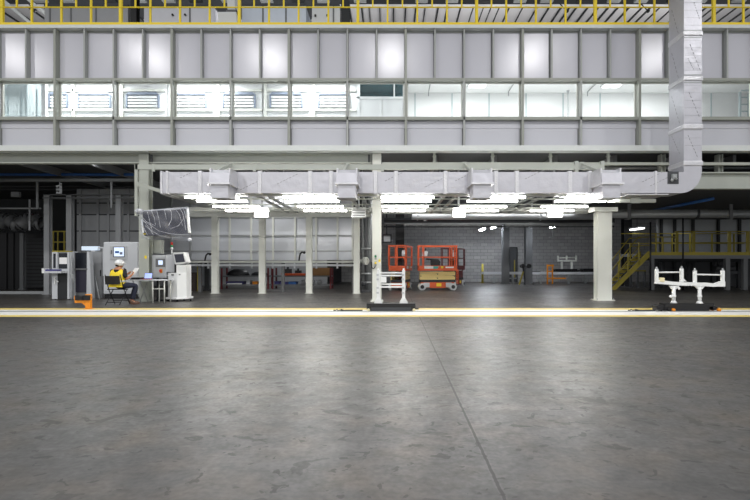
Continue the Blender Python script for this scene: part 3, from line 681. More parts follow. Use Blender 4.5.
# grey cabinet
Y = 17.0
t = thing('grey_cabinet', 'plain dark grey cabinet between the dark kiosk and the large switch cabinet', 'cabinet', (X(95.5,Y), Y+.3, 0))
build('casing', MB().box(X(88.5,Y), X(102.6,Y), Y, Y+.6, 0, Z(251.5,Y)), M['bay_grey'], t)
build('door', PB(MB(), 90, 101.8, 254, 295, Y-.015, .014), M['bay_grey'], t)
build('handle', PB(MB(), 100, 100.7, 270, 276, Y-.035, .02), M['black'], t)
one('leaning_rod', MB().cyl((X(99.4,16.3),16.3,.012), (X(94.2,16.92),16.92,Z(270.5,16.92)), .014, n=8), M['galv'], 'thin pale rod leaning on the grey cabinet', 'rod', (X(99.4,16.3),16.3,0))
Y = 17.1
t = thing('cabinet_lamp', 'pale bluish lamp lying on top of the grey cabinet', 'lamp', (X(89,Y), Y, Z(251.5,17)))
build('diffuser', MB().box(X(81.5,Y), X(97.5,Y), Y, Y+.15, Z(250.3,Y), Z(246.3,Y)), glow('dim_lamp', (198,212,226), .55), t)
build('bracket', MB().box(X(97.5,Y), X(103.3,Y), Y+.03, Y+.1, Z(248.3,Y), Z(247,Y)).box(X(91,Y), X(95,Y), Y, Y+.15, Z(251.45,17), Z(250.3,Y)), M['machine'], t)
# big switch cabinet
Y = 16.6
t = thing('switch_cabinet', 'large pale switch cabinet with a lit screen behind the seated person', 'cabinet', (X(121,Y), Y+.3, 0))
build('casing', MB().box(X(103.4,Y), X(138.2,Y), Y, Y+.55, .16, Z(242,Y)), M['machine'], t, bevel=.02)
build('plinth', MB().box(X(104,Y), X(137.6,Y), Y+.03, Y+.52, 0, .16), M['black'], t)
build('side_box', MB().box(X(101,Y), X(103.3,Y), Y+.1, Y+.5, Z(276,Y), Z(247,Y)), M['machine'], t)
build('door', PB(MB(), 104.3, 137.4, 243.2, 291.5, Y-.02, .019), M['machine'], t)
sf = build('screen_frame', PB(MB(), 109.8, 126.8, 245.8, 260, Y-.045, .03), M['silver'], t, bevel=.012)
build('screen_bezel', PB(MB(), 113, 124.6, 246.6, 257.2, Y-.052, .01), M['grey'], sf)
build('screen', PB(MB(), 114, 123.8, 247.4, 256.3, Y-.056, .006), M['lit_screen'], sf)
build('screen_graphic', PB(MB(), 115, 119, 251, 253.2, Y-.058, .003), M['blue'], sf)
build('screen_graphic', PB(MB(), 119.6, 122.5, 252, 254.6, Y-.058, .003), mat('screen_grey',(120,130,150),.4), sf)
build('latch', PB(MB(), 110.8, 111.7, 250, 254, Y-.06, .016), M['grey'], sf)
build('stop_button', MB().cyl((X(121.6,Y),Y-.07,Z(262,Y)), (X(121.6,Y),Y-.02,Z(262,Y)), .045), M['red'], t)
# operator panel on a stand
Y = 15.5
t = thing('operator_panel', 'pale operator panel box with a small screen and a signal tower beside the white kiosk', 'machine', (X(162,Y), Y+.25, 0))
build('box', MB().box(X(152,Y), X(166.3,Y), Y, Y+.42, Z(278,Y), Z(255,Y)).prism([(X(166.3,Y), Y),(X(174,Y), Y+.12),(X(174,Y), Y+.42),(X(166.3,Y), Y+.42)], Z(272,Y), Z(254.6,Y), 'z'), M['machine'], t)
build('front_door', PB(MB(), 152.8, 165.5, 256, 277.3, Y-.02, .019), M['silver'], t, bevel=.01)
sf = build('screen_frame', PB(MB(), 155.6, 165, 258.6, 267, Y-.032, .012), M['grey'], t)
build('screen', PB(MB(), 158.3, 162.6, 260.4, 264.7, Y-.038, .007), M['lit_screen'], sf)
build('stop_button', MB().cyl((X(161,Y),Y-.07,Z(270.8,Y)), (X(161,Y),Y-.02,Z(270.8,Y)), .032), M['red'], t)
build('button_plate', PB(MB(), 159.6, 162.4, 269, 273, Y-.026, .007), M['amber'], t)
build('stand', MB().box(X(153,Y)+.02, X(156,Y), Y+.2, Y+.3, .02, Z(278,Y)).box(X(160,Y), X(162.6,Y), Y+.2, Y+.3, .02, Z(278,Y)).box(X(152,Y), X(163,Y), Y+.05, Y+.45, 0, .025), M['charcoal'], t)
tw = build('signal_tower', MB().cyl((X(169,Y),Y+.2,Z(254.6,Y)), (X(169,Y),Y+.2,Z(247.4,Y)), .018).cyl((X(169,Y),Y+.2,Z(249.5,Y)), (X(169,Y),Y+.2,Z(246.9,Y)), .036), M['white'], t)
build('green_lamp', MB().cyl((X(169,Y),Y+.2,Z(246.9,Y)), (X(169,Y),Y+.2,Z(244.6,Y)), .036), M['green'], tw)
build('red_lamp', MB().cyl((X(169,Y),Y+.2,Z(244.6,Y)), (X(169,Y),Y+.2,Z(242,Y)), .036), M['red'], tw)
Y = 15.70
one('wall_box', MB().box(X(149.6,Y), X(161,Y), Y+.02, Y+.22, Z(253.5,Y), Z(240,Y)).box(X(150.5,Y), X(160,Y), Y, Y+.02, Z(252.6,Y), Z(241,Y)), M['beam_light'], 'small pale box on the side of the column above the operator panel', 'box', (X(155,Y), Y+.1, Z(253.5,Y)))
# white terminal with tilted monitor
Y = 15.3
t = thing('white_terminal', 'white wheeled terminal with a tilted dark monitor on top', 'machine', (X(178,Y), Y+.25, 0))
build('body', MB().prism([(X(166.6,Y), Y+.1),(X(178,Y), Y-.06),(X(185,Y), Y+.12),(X(185,Y), Y+.5),(X(166.6,Y), Y+.5)], .13, Z(273,Y), 'z'), M['white'], t, bevel=.012)
build('upper_body', MB().prism([(X(176.2,Y), Y+.0),(X(185,Y), Y+.14),(X(185,Y), Y+.48),(X(176.2,Y), Y+.48)], Z(273,Y), Z(264.8,Y), 'z'), M['white'], t, bevel=.01)
build('base_plate', MB().prism([(X(164.6,Y), Y+.06),(X(178,Y), Y-.12),(X(186.5,Y), Y+.08),(X(186.5,Y), Y+.54),(X(164.6,Y), Y+.54)], .07, .13, 'z'), M['white'], t, bevel=.01)
for x, dy in ((166.5,.1),(178,-.05),(189.3,.12),(178,.46)): build('caster', MB().cyl((X(x,Y)-.02,Y+dy,.036), (X(x,Y)+.02,Y+dy,.036), .035, n=12), M['rubber'], t)
mo = build('monitor_housing', MB().prism([(X(171.8,Y), Z(252.6,Y)),(X(183.2,Y), Z(252,Y)),(X(186.2,Y), Z(262.4,Y)),(X(183.6,Y), Z(263.8,Y)),(X(174.4,Y), Z(264.6,Y))], Y+.05, Y+.38), M['white'], t, bevel=.015)
build('monitor_screen', MB().prism([(X(173.6,Y), Z(254.3,Y)),(X(182.4,Y), Z(253.8,Y)),(X(184.4,Y), Z(261.8,Y)),(X(175.4,Y), Z(262.6,Y))], Y+.035, Y+.06), M['screen_dark'], mo)
build('neck', PB(MB(), 174.4, 176.2, 264, 272.8, Y+.1, .15), M['black'], t)
build('slot', MB().cbox((X(172.5,Y), Y-.01, Z(274.8,Y)), (.09,.02,.035), -.43), M['dgrey'], t)
build('button', MB().cyl((X(180,Y),Y-.05,Z(274.6,Y)), (X(180,Y),Y-.0,Z(274.6,Y)), .018), M['grey'], t)
# folding table with laptop
Yt = 14.75
zt = Z(279.6, Yt)
t = thing('folding_table', 'long pale folding table in front of the seated person', 'table', (X(147,Yt), Yt+.25, 0))
build('table_top', MB().box(X(128,Yt), X(166.5,Yt), Yt, Yt+.5, zt-.035, zt), M['machine'], t, bevel=.008)
for x in (152.2, 163.8):
    for dy in (.04, .45): build('leg', MB().cyl((X(x,Yt), Yt+dy, 0), (X(x,Yt), Yt+dy, zt-.035), .018, n=8), M['white_steel'], t)
for dy in (.04, .45):
    build('leg', MB().cyl((X(132,Yt), Yt+dy, 0), (X(140.5,Yt), Yt+dy, zt-.035), .013, n=8), M['galv'], t)
    build('leg', MB().cyl((X(140,Yt), Yt+dy+.03, 0), (X(131.5,Yt), Yt+dy+.03, zt-.035), .013, n=8), M['galv'], t)
build('crossbar', MB().cyl((X(152.2,Yt), Yt+.04, Z(289,Yt)), (X(163.8,Yt), Yt+.04, Z(289,Yt)), .016, n=8), M['white_steel'], t)
one('black_mat', MB().box(X(129,Yt), X(139.4,Yt), Yt+.03, Yt+.35, zt+.001, zt+.03).box(X(130,Yt), X(138.5,Yt), Yt+.06, Yt+.33, zt+.03, zt+.06), M['black'], 'flat black case lying on the folding table by the seated person', 'case', (X(134,Yt), Yt+.2, zt))
t = thing('laptop', 'open laptop with a bluish lit screen on the folding table', 'laptop', (X(144,Yt), Yt+.2, zt))
build('keyboard_base', MB().box(X(140.2,Yt), X(147.6,Yt), Yt+.02, Yt+.22, zt+.002, zt+.02), mat('red_brown', (150,62,70), .5), t)
ld = build('screen_lid', MB().cbox((X(144.2,Yt), Yt+.265, zt+.105), (.235,.012,.18), rx=-.3), M['dgrey'], t)
build('screen', MB().cbox((X(144.2,Yt), Yt+.257, zt+.107), (.215,.004,.155), rx=-.3), M['lit_blue'], ld)
one('red_mouse', MB().ball((X(145.5,Yt), Yt-.0+.05, zt+.012), .04, 10, 6, 1, .7, .3).ball((X(149.5,Yt), Yt+.08, zt+.016), .035, 10, 6, 1, .8, .45), M['red'], 'small red object on the table edge beside the laptop', 'mouse', (X(147,Yt), Yt+.06, zt))
# film-wrapped big screen hanging from the gantry
Yw = 14.3
t = thing('wrapped_screen', 'large dark screen wrapped in clear plastic film hanging before the column', 'screen', (X(164.5,Yw), Yw, Z(238,Yw)))
def W(x, y, dy=0): return (X(x,Yw), Yw+dy, Z(y,Yw))
def plate(pts, y0, y1): return MB().prism([(X(x,Yw), Z(y,Yw)) for x, y in pts], Yw+y0, Yw+y1)
build('display', plate(((142.4,211.4),(185.6,208.8),(188.6,233.6),(144.2,236)), 0, .07), mat('wrapped_screen_dark', (46,47,60), .45), t)
build('side_trim', plate(((141.2,219.5),(142.8,219.4),(144.2,232.5),(142.6,233)), -.02, .07), M['white'], t)
build('side_trim', plate(((186.2,208.8),(187.8,208.7),(190,232.6),(188.4,233)), -.02, .07), M['white'], t)
build('frame_beam', plate(((136,211),(187,206.6),(187.4,208.8),(136.4,213.6)), .02, .09), M['machine'], t)
build('bracket', MB().box(*[X(136.5,Yw),X(140,Yw)], Yw+.02, YM+.02, Z(214,Yw), Z(209.5,Yw)).box(X(150,Yw),X(152,Yw),Yw+.09,YM+.9,Z(214,Yw),Z(212,Yw)), M['machine'], t)
build('tag', plate(((143.4,233.4),(146.2,233.2),(146.3,234.8),(143.5,235)), -.03, -.022), M['yellow_dim'], t)
wr = MB(); nx, nz = 34, 20; rw = random.Random(3)
def wrap_pt(u, v, s):
    top = 211.2 + (206.2-211.2)*u; bot = 238.5 + (240.5-238.5)*min(1,u*1.6) + .9*math.sin(u*9)
    x = 138.2 + (190.6-138.2)*u + (1-u)*3.2*v + rw.uniform(-.18,.18); y = top + (bot-top)*v
    bul = .04 + .02*math.sin(u*9+v*5) + .010*math.sin(u*17-v*11) + rw.uniform(-.002,.002)
    e = min(1, 6*min(u, 1-u, 1.2*v+.05, 1-v)); return (X(x,Yw), Yw + (.045 - s*(.05+bul*max(.1,e))), Z(y,Yw))
vs = [wrap_pt(i/nx, j/nz, 1) for j in range(nz+1) for i in range(nx+1)]
wr.add(vs, [(j*(nx+1)+i, j*(nx+1)+i+1, (j+1)*(nx+1)+i+1, (j+1)*(nx+1)+i) for j in range(nz) for i in range(nx)], True)
build('plastic_film', wr, M['film'], t)
cr = MB()                                           # creases of gathered film
def crease(p, r=.008):
    pts = []
    for k in range(len(p)-1):
        for q in range(5):
            a = q/5; pts.append((p[k][0]*(1-a)+p[k+1][0]*a, p[k][1]*(1-a)+p[k+1][1]*a))
    pts.append(p[-1])
    for a, b in zip(pts, pts[1:]): cr.cyl(W(a[0],a[1],-.10), W(b[0],b[1],-.10), r*rw.uniform(.6,1.2), r*.5, n=6)
for p in (((142,212),(144,219),(150,227),(155,235)), ((147,226),(153,231),(162,236),(172,238),(184,237)), ((153,211),(156,218),(157,225)), ((170,207),(173,213),(173,220),(170,226)), ((180,207),(184,213),(186,222),(187,230)), ((142,224),(146,229),(149,235)), ((144,221),(152,225),(160,231),(172,234),(186,235)), ((158,210),(160,217),(162,228)), ((166,210),(168,220)), ((176,208),(181,215),(184,226)), ((149,212),(152,224),(154,232)), ((143,216),(148,222),(157,226)), ((184,208),(186,212),(187.5,219)), ((141,230),(146,236),(152,239)), ((172,229),(180,226),(185,219))): crease(p)
props(build('film_crease', cr, M['crease'], t), kind='stuff')
build('gathered_film', MB().ball(W(139.5,211,-.02), .085, 12, 8, 1.6, .6, .8).ball(W(189.5,239.5,-.0), .05, 10, 6, 1.3, .6, .9), M['crease'], t)
# orange stand at the track edge
Ys = 12.72
t = thing('orange_stand', 'orange sensor stand with a black head at the edge of the white strip', 'stand', (X(88,Ys), Ys, 0))
build('post', MB().box(X(85,Ys), X(90,Ys), Ys-.0, Ys+.1, .015, Z(294.2,Ys)), M['amber'], t, bevel=.008)
build('base_plate', MB().box(X(84,Ys), X(91.5,Ys), Ys-.04, Ys+.14, 0, .015), M['amber'], t)
build('arm', MB().box(X(74.5,Ys), X(85,Ys), Ys+.0, Ys+.15, Z(303,Ys), Z(300.2,Ys)).prism([(X(81,Ys),Z(303,Ys)),(X(85,Ys),Z(306,Ys)),(X(85,Ys),Z(303,Ys))], Ys+.01, Ys+.14).box(X(74,Ys), X(76,Ys), Ys, Ys+.15, Z(300.2,Ys), Z(296,Ys)), M['amber'], t, bevel=.005)
build('sensor_head', MB().box(X(76,Ys), X(90.3,Ys), Ys-.05, Ys+.02, Z(300.2,Ys), Z(295.2,Ys)).box(X(78,Ys), X(84,Ys), Ys-.07, Ys-.04, Z(299.2,Ys), Z(296.2,Ys)), M['black'], t, bevel=.008)

# ================================================================== SEATED PERSON
PX, PY, PA = X(117.5,14.1), 14.1, math.radians(92)
ch = thing('folding_chair', 'black folding chair under the seated person', 'chair', (PX, PY, 0), None, PA)
build('seat', MB().cbox((0.02,0,.435), (.40,.40,.03), ry=.04), M['black'], ch, bevel=.012)
bk = MB(); n_ = 8
for i in range(n_):
    a0, a1 = -.2+.4*i/n_, -.2+.4*(i+1)/n_
    f = lambda a: -.255 - .035 + .9*a*a
    bk.add([(f(a0),a0,.58),(f(a1),a1,.58),(f(a1)-.03,a1,.82),(f(a0)-.03,a0,.82),(f(a0)-.014,a0,.58),(f(a1)-.014,a1,.58),(f(a1)-.044,a1,.82),(f(a0)-.044,a0,.82)],[(0,1,2,3),(7,6,5,4),(0,4,5,1),(1,5,6,2),(2,6,7,3),(3,7,4,0)])
build('backrest', bk, M['black'], ch)
for s in (-1, 1):
    build('leg', MB().tube([(.27,s*.21,.012),(-.06,s*.21,.43),(-.27,s*.205,.85)], .0125), M['black'], ch)
    build('leg', MB().tube([(-.27,s*.19,.012),(.15,s*.19,.43)], .0125), M['black'], ch)
build('crossbar', MB().cyl((-.2,-.19,.08),(-.2,.19,.08),.010,n=8).cyl((.2,-.21,.10),(.2,.21,.10),.010,n=8), M['black'], ch)

pe = thing('person', 'person in yellow vest and white hard hat sitting on the folding chair, reading white papers', 'person', (PX, PY, 0), None, PA)
def skin(name, pts, edges, m, parent, sub=2):
    me = bpy.data.meshes.new(name); me.from_pydata([p[:3] for p in pts], edges, []); me.update()
    o = bpy.data.objects.new(name, me); col.objects.link(o); o.parent = parent; ORG[o] = Vector((0,0,0))
    md = o.modifiers.new('skin', 'SKIN'); md.use_smooth_shade = True
    sv = me.skin_vertices[0].data
    for i, p in enumerate(pts):
        r = p[3]; sv[i].radius = r if isinstance(r, tuple) else (r, r); sv[i].use_root = i == 0
    s = o.modifiers.new('sub', 'SUBSURF'); s.levels = s.render_levels = sub
    me.materials.append(m); return o
P, E = [], []
def tw_(p, a, cx=0):
    c, q = math.cos(a), math.sin(a); x, y = p[0]-cx, p[1]
    return (cx + x*c - y*q, x*q + y*c, p[2])
LA, AA, HA = math.radians(-58), math.radians(-34), math.radians(-48)
def pt(x, y, z, r, par=None, a=0, cx=0):
    x, y, z = tw_((x, y, z), a, cx); P.append((x, y, z, r)); i = len(P) - 1
    if par is not None: E.append((par, i))
    return i
pel = pt(0,0,.54,(.12,.15)); bel = pt(.01,0,.70,(.10,.13),pel); che = pt(.03,0,.86,(.105,.15),bel); nb = pt(.05,0,.99,(.07,.09),che)
nk = pt(.075,0,1.05,.05,nb); jaw = pt(.115,0,1.09,(.07,.062),nk,HA,.075); hd = pt(.105,0,1.165,(.088,.075),jaw,HA,.075); pt(.10,0,1.215,.055,hd,HA,.075)
nose = pt(.20,0,1.12,.014,jaw,HA,.075)
for s in (-1, 1):
    pt(.085,s*.085,1.125,.016,jaw,HA,.075)
    sh = pt(.035,s*.175,.945,.055,nb); el_ = pt(.12,s*.25,.715,.043,sh,AA); wr_ = pt(.355,s*.135,.855,.029,el_,AA); pm = pt(.41,s*.105,.89,(.032,.018),wr_,AA)
    for q, (dx, dz, l) in enumerate(((.012,.026,.05),(.02,.012,.058),(.02,-.004,.054),(.014,-.018,.042))):
        k1 = pt(.41+dx, s*.095, .89+dz, .009, pm, AA); k2 = pt(.41+dx+l*.6, s*.075, .892+dz*1.2, .008, k1, AA); pt(.41+dx+l*.8, s*.045, .892+dz*1.2, .007, k2, AA)
    th1 = pt(.395, s*.08, .92, .010, pm, AA); pt(.415, s*.055, .94, .008, th1, AA)
    hp = pt(.06,s*.10,.525,.085,pel,LA); kn = pt(.47,s*.125,.535,.058,hp,LA); an = pt(.36,s*.105,.10,.036,kn,LA); pt(.47,s*.11,.04,(.035,.03),an,LA)
skin('body', P, E, M['skin'], pe)
# clothes
T = [(0,0,.53,(.14,.165)),(.06,.10,.53,.10),(.26,.118,.545,.085),(.47,.127,.54,.072),(.41,.118,.30,.062),(.365,.108,.12,.055),(.06,-.10,.53,.10),(.26,-.118,.545,.085),(.47,-.127,.54,.072),(.41,-.118,.30,.062),(.365,-.108,.12,.055),(-.01,0,.62,(.125,.155))]
T = [tw_(p, LA if i else 0) + (p[3],) for i, p in enumerate(T)]
skin('trousers', T, [(0,1),(1,2),(2,3),(3,4),(4,5),(0,6),(6,7),(7,8),(8,9),(9,10),(0,11)], M['denim'], pe)
Sh = [(.03,0,.84,(.115,.16)),(.01,0,.66,(.11,.145)),(.045,0,.965,(.08,.12)),(.03,.185,.935,.068),(.08,.225,.83,.066),(.11,.246,.755,.058),(.03,-.185,.935,.068),(.08,-.225,.83,.066),(.11,-.246,.755,.058)]
Sh = [tw_(p, AA if i in (4,5,7,8) else 0) + (p[3],) for i, p in enumerate(Sh)]
skin('shirt', Sh, [(0,1),(0,2),(2,3),(3,4),(4,5),(2,6),(6,7),(7,8)], M['shirt'], pe)
def rings(rs, n=24, mb=None):
    mb = mb or MB(); vs = []
    for cx, z, rx, ry in rs: vs += [(cx+rx*math.copysign(abs(math.cos(2*math.pi*i/n))**.8, math.cos(2*math.pi*i/n)), ry*math.copysign(abs(math.sin(2*math.pi*i/n))**.8, math.sin(2*math.pi*i/n)), z) for i in range(n)]
    return mb.add(vs, [(j*n+i, j*n+(i+1)%n, (j+1)*n+(i+1)%n, (j+1)*n+i) for j in range(len(rs)-1) for i in range(n)], True)
ve = build('vest', rings([(-.005,.50,.175,.225),(0,.60,.165,.215),(.01,.72,.155,.205),(.025,.84,.155,.210),(.035,.92,.140,.205),(.045,.975,.110,.170),(.055,1.005,.075,.10),(.06,1.015,.06,.07)]), M['vest'], pe)
build('reflective_band', rings([(.004,.635,.168,.218),(.008,.69,.162,.212)]), M['reflect'], ve)
for s in (-1, 1):
    build('reflective_band', MB().add([(-.160+.03*k**1.5*.35, s*(.10-.004*k)-.022, .69+.055*k) for k in range(6)] + [(-.160+.03*k**1.5*.35, s*(.10-.004*k)+.022, .69+.055*k) for k in range(6)], [(k, k+1, 7+k, 6+k) for k in range(5)]), M['reflect'], ve)
HM = lambda mb: (setattr(mb, 'v', [tw_((v[0], v[1], v[2]-.025), HA, .075) for v in mb.v]), mb)[1]
build('hair', HM(rings([(.075,1.10,.03,.03),(.06,1.11,.066,.072),(.055,1.15,.075,.083),(.065,1.20,.085,.086),(.085,1.215,.09,.085)])), M['hair'], pe)
ht = build('hard_hat', HM(MB().ball((.09,0,1.195), .122, 20, 10, 1.08, .95, .80)), M['white'], pe)
build('brim', HM(rings([(.105,1.188,.165,.132),(.105,1.196,.170,.136),(.10,1.204,.135,.118)])), M['white'], ht)
build('ridge', HM(MB().tube([(-.03,0,1.235),(.03,0,1.282),(.10,0,1.296),(.17,0,1.276),(.21,0,1.235)], .012, 6)), M['white'], ht)
for s in (-1, 1):
    build('eye', HM(MB().ball((.180, s*.032, 1.165), .010, 8, 6)), M['black'], pe)
    build('shoe', (lambda mb: (setattr(mb, 'v', [tw_(v, LA) for v in mb.v]), mb)[1])(MB().ball((.44,s*.11,.045), .075, 14, 8, 1.6, .62, .6).box(.325,.545,s*.11-.042,s*.11+.042,0.004,.02).ball((.36,s*.108,.075), .055, 12, 8, 1, .85, 1)), M['shoe'], pe)
build('mouth', HM(MB().cbox((.182,0,1.095), (.008,.04,.008))), M['dred'], pe)
pp = MB()
for k in range(3): pp.cbox((.455+.012*k, .0, .93+.004*k), (.22,.28,.004), ry=-.85-.12*k)
pp.v = [tw_(v, AA - .15) for v in pp.v]
one('paper_sheets', MB().add([tuple(Vector((PX,PY,0)) + Matrix.Rotation(PA,3,'Z') @ Vector(v)) for v in pp.v], pp.f), M['paper'], 'white paper sheets held by the seated person', 'papers', (PX+.4, PY+.3, .9))
# ================================================================== TROLLEYS ON THE STRIP
Yt = 12.05
def roller(mb, x, y, Y, r=.032): return mb.cyl((X(x,Y), Y-.05, r+.006), (X(x,Y), Y+.02, r+.006), r, n=14)
t = thing('carrier_trolley', 'white carrier frame on a black skid in front of the white column', 'trolley', (X(391,Yt), Yt+.15, 0))
zt = Z(303.6, Yt)
sk = build('skid', MB().box(X(366.8,Yt), X(415.4,Yt), Yt+.0, Yt+.42, Z(307,Yt), zt).box(X(370,Yt), X(412,Yt), Yt+.02, Yt+.40, .012, Z(307,Yt)).box(X(366.8,Yt), X(369,Yt), Yt+.0, Yt+.42, .02, Z(307,Yt)).box(X(413,Yt), X(415.4,Yt), Yt+.0, Yt+.42, .02, Z(307,Yt)), M['black'], t)
build('side_plate', MB().box(X(371,Yt), X(411,Yt), Yt-.012, Yt+.0, .016, Z(307.4,Yt)), M['dgrey'], sk)
for x in (368.4, 414):
    for dy in (0, .42): build('roller', MB().cyl((X(x,Yt), Yt+dy-.045, .04), (X(x,Yt), Yt+dy+.02, .04), .035, n=14), M['cream'], sk)
build('tow_pin', MB().cyl((X(415.4,Yt), Yt+.2, .05), (X(419,Yt), Yt+.2, .05), .016, n=8), M['black'], sk)
for x, foot in ((378.2, 1), (403.8, 1)):
    p = build('post', MB().box(X(x-1.5,Yt), X(x+1.5,Yt), Yt+.12, Yt+.22, zt, Z(271,Yt)), M['white'], t)
    build('foot', MB().prism([(X(x-4,Yt),zt),(X(x+4,Yt),zt),(X(x+4,Yt),zt+.03),(X(x+1.6,Yt),zt+.13),(X(x-1.6,Yt),zt+.13),(X(x-4,Yt),zt+.03)], Yt+.10, Yt+.24), M['white'], p)
    build('tip', MB().cyl((X(x,Yt),Yt+.17,Z(271,Yt)), (X(x,Yt),Yt+.17,Z(268.4,Yt)), .022, n=10).cyl((X(x,Yt),Yt+.17,Z(271,Yt)), (X(x,Yt),Yt+.17,Z(270,Yt)), .036, n=10), M['white'], p)
    for y in (275, 279.5, 288, 293): build('bolt_block', MB().box(X(x-2.1,Yt), X(x+.4,Yt), Yt+.095, Yt+.12, Z(y+.9,Yt), Z(y-.9,Yt)), M['silver'], p)
for y0, y1 in ((272.2, 273.6), (274.9, 276.4), (283.6, 285.2), (286.4, 288)): build('rail', MB().box(X(379.6,Yt), X(402.4,Yt), Yt+.14, Yt+.20, Z(y1,Yt), Z(y0,Yt)), M['white'], t)
build('white_box', MB().box(X(380.4,Yt), X(386.4,Yt), Yt+.07, Yt+.19, Z(282.8,Yt), Z(277,Yt)), M['white'], t, bevel=.01)
def towbar(xa, xb, label):
    y = Yt + .02
    mb = MB().box(X(xa+9,y), X(xb,y), y, y+.05, .014, .036)
    for k in range(4): mb.ring((X(xa+1.4+k*2.3,y), y+.025, .026), (0,1,.25) if k % 2 else (0,.3,1), .022, .008, 14, 6)
    mb.box(X(xa+9,y)-.03, X(xa+9,y)+.03, y-.01, y+.06, .012, .045)
    one('tow_bar', mb, M['dgrey'], label, 'tow bar', (X((xa+xb)/2,y), y, .012))
towbar(333, 362.5, 'dark tow bar with chain links left of the black skid by the white column')
# right-hand trolley
t = thing('carrier_trolley', 'white four armed carrier on a black wheeled skid at the right end of the strip', 'trolley', (X(688,Yt), Yt+.15, 0))
sk = build('skid', MB().box(X(665,Yt), X(714,Yt), Yt+.0, Yt+.26, Z(306.6,Yt), zt).box(X(664,Yt), X(710,Yt), Yt+.02, Yt+.48, .02, Z(306.6,Yt)), M['black'], t)
build('bumper', MB().prism([(X(714,Yt),.03),(X(719.5,Yt),.03),(X(718,Yt),Z(307.5,Yt)),(X(714,Yt),Z(305.5,Yt))], Yt+.02, Yt+.24), M['black'], sk)
build('bumper', MB().prism([(X(665,Yt),.03),(X(658,Yt),.03),(X(657,Yt),Z(306.5,Yt)),(X(660,Yt),Z(305,Yt)),(X(665,Yt),Z(305.5,Yt))], Yt+.02, Yt+.24), M['black'], sk)
for x, m in ((673,'amber'), (718.5,'amber'), (669,'rubber'), (660,'rubber')):
    for dy in (0, .26): build('roller', MB().cyl((X(x,Yt), Yt+dy-.05, .042), (X(x,Yt), Yt+dy+.03, .042), .036, n=14).cyl((X(x,Yt), Yt+dy-.058, .042), (X(x,Yt), Yt+dy-.05, .042), .02, n=10), M[m], sk)
Ya, Yb = 12.24, 12.12
for x, Y in ((673.8,Ya), (699.6,Yb)):
    s = build('stem', MB().cyl((X(x,Y),Y,zt), (X(x,Y),Y,Z(286,Y)), .042, .042, 14).cyl((X(x,Y),Y,zt), (X(x,Y),Y,zt+.05), .085, .05, 14).prism([(X(x-2.2,Y),Z(289,Y)),(X(x+2.2,Y),Z(289,Y)),(X(x+5,Y),Z(285.6,Y)),(X(x-5,Y),Z(285.6,Y))], Y-.03, Y+.03), M['white'], t)
    build('bolt_collar', MB().cyl((X(x,Y),Y,Z(297,Y)), (X(x,Y),Y,Z(295.4,Y)), .055, n=14), M['white'], s)
build('knob', MB().ball((X(670.2,Ya),Ya-.02,Z(296.4,Ya)), .035, 12, 8).cyl((X(670.2,Ya),Ya,Z(296.4,Ya)),(X(673,Ya),Ya,Z(296.4,Ya)),.015,n=8), M['white'], t)
build('cross_beam', MB().prism([(X(655.2,Ya),Z(282.4,Ya)),(X(658,Ya),Z(280,Ya)),(X(672,Ya),Z(281.6,Ya)),(X(697,Ya),Z(283,Ya)),(X(697,Ya),Z(286.2,Ya)),(X(678,Ya),Z(285.4,Ya)),(X(668,Ya),Z(284.6,Ya)),(X(655.2,Ya),Z(283.6,Ya))], Ya-.05, Ya+.05), M['white'], t)
build('cross_beam', MB().prism([(X(692,Yb),Z(282.6,Yb)),(X(706,Yb),Z(282.6,Yb)),(X(714,Yb),Z(283.6,Yb)),(X(720,Yb),Z(281.4,Yb)),(X(724,Yb),Z(281.4,Yb)),(X(724,Yb),Z(286.4,Yb)),(X(711,Yb),Z(286.6,Yb)),(X(702,Yb),Z(286,Yb)),(X(692,Yb),Z(285.6,Yb))], Yb-.05, Yb+.05), M['white'], t)
build('link_beam', MB().bar((X(690,Yb),Ya,Z(284,Yb)), (X(693,Yb),Yb,Z(284,Yb)), .09, .08), M['white'], t)
for x, Y, y0, y1, br in ((656.6,Ya,269.2,283,1), (681.6,Ya,268.6,282,1), (694.8,Yb,270.6,286,-1), (722.6,Yb,270.6,286,-1)):
    a = build('arm', MB().box(X(x-1.3,Y), X(x+1.3,Y), Y-.035, Y+.035, Z(y1,Y), Z(y0,Y)).prism([(X(x+br*1.3,Y),Z(y1-.6,Y)),(X(x+br*1.3,Y),Z(y1-4,Y)),(X(x+br*4.6,Y),Z(y1-.6,Y))], Y-.02, Y+.02), M['white'], t)
    build('tip', MB().cyl((X(x,Y),Y,Z(y0,Y)), (X(x,Y),Y,Z(y0-2.4,Y)), .020, n=10).cyl((X(x,Y),Y,Z(y0,Y)), (X(x,Y),Y,Z(y0-1,Y)), .032, n=10), M['galv'], a)
build('tie_rod', MB().cyl((X(656.6,Ya),Ya,Z(272.4,Ya)), (X(681.6,Ya),Ya,Z(272.2,Ya)), .018, n=10), M['white'], t)
build('tie_rod', MB().cyl((X(694.8,Yb),Yb,Z(274.4,Yb)), (X(722.6,Yb),Yb,Z(275,Yb)), .018, n=10), M['white'], t)
build('small_box', MB().cbox((X(661,Ya),Ya-.03,Z(279.6,Ya)), (.11,.08,.10), 0, 0, .1), M['cream'], t, bevel=.008)
build('latch', MB().bar((X(676.4,Ya),Ya-.04,Z(286.5,Ya)), (X(678.6,Ya),Ya-.04,Z(289,Ya)), .03, .05), M['white'], t)
towbar(628, 655, 'dark tow bar with chain links on the white strip left of the four armed carrier')

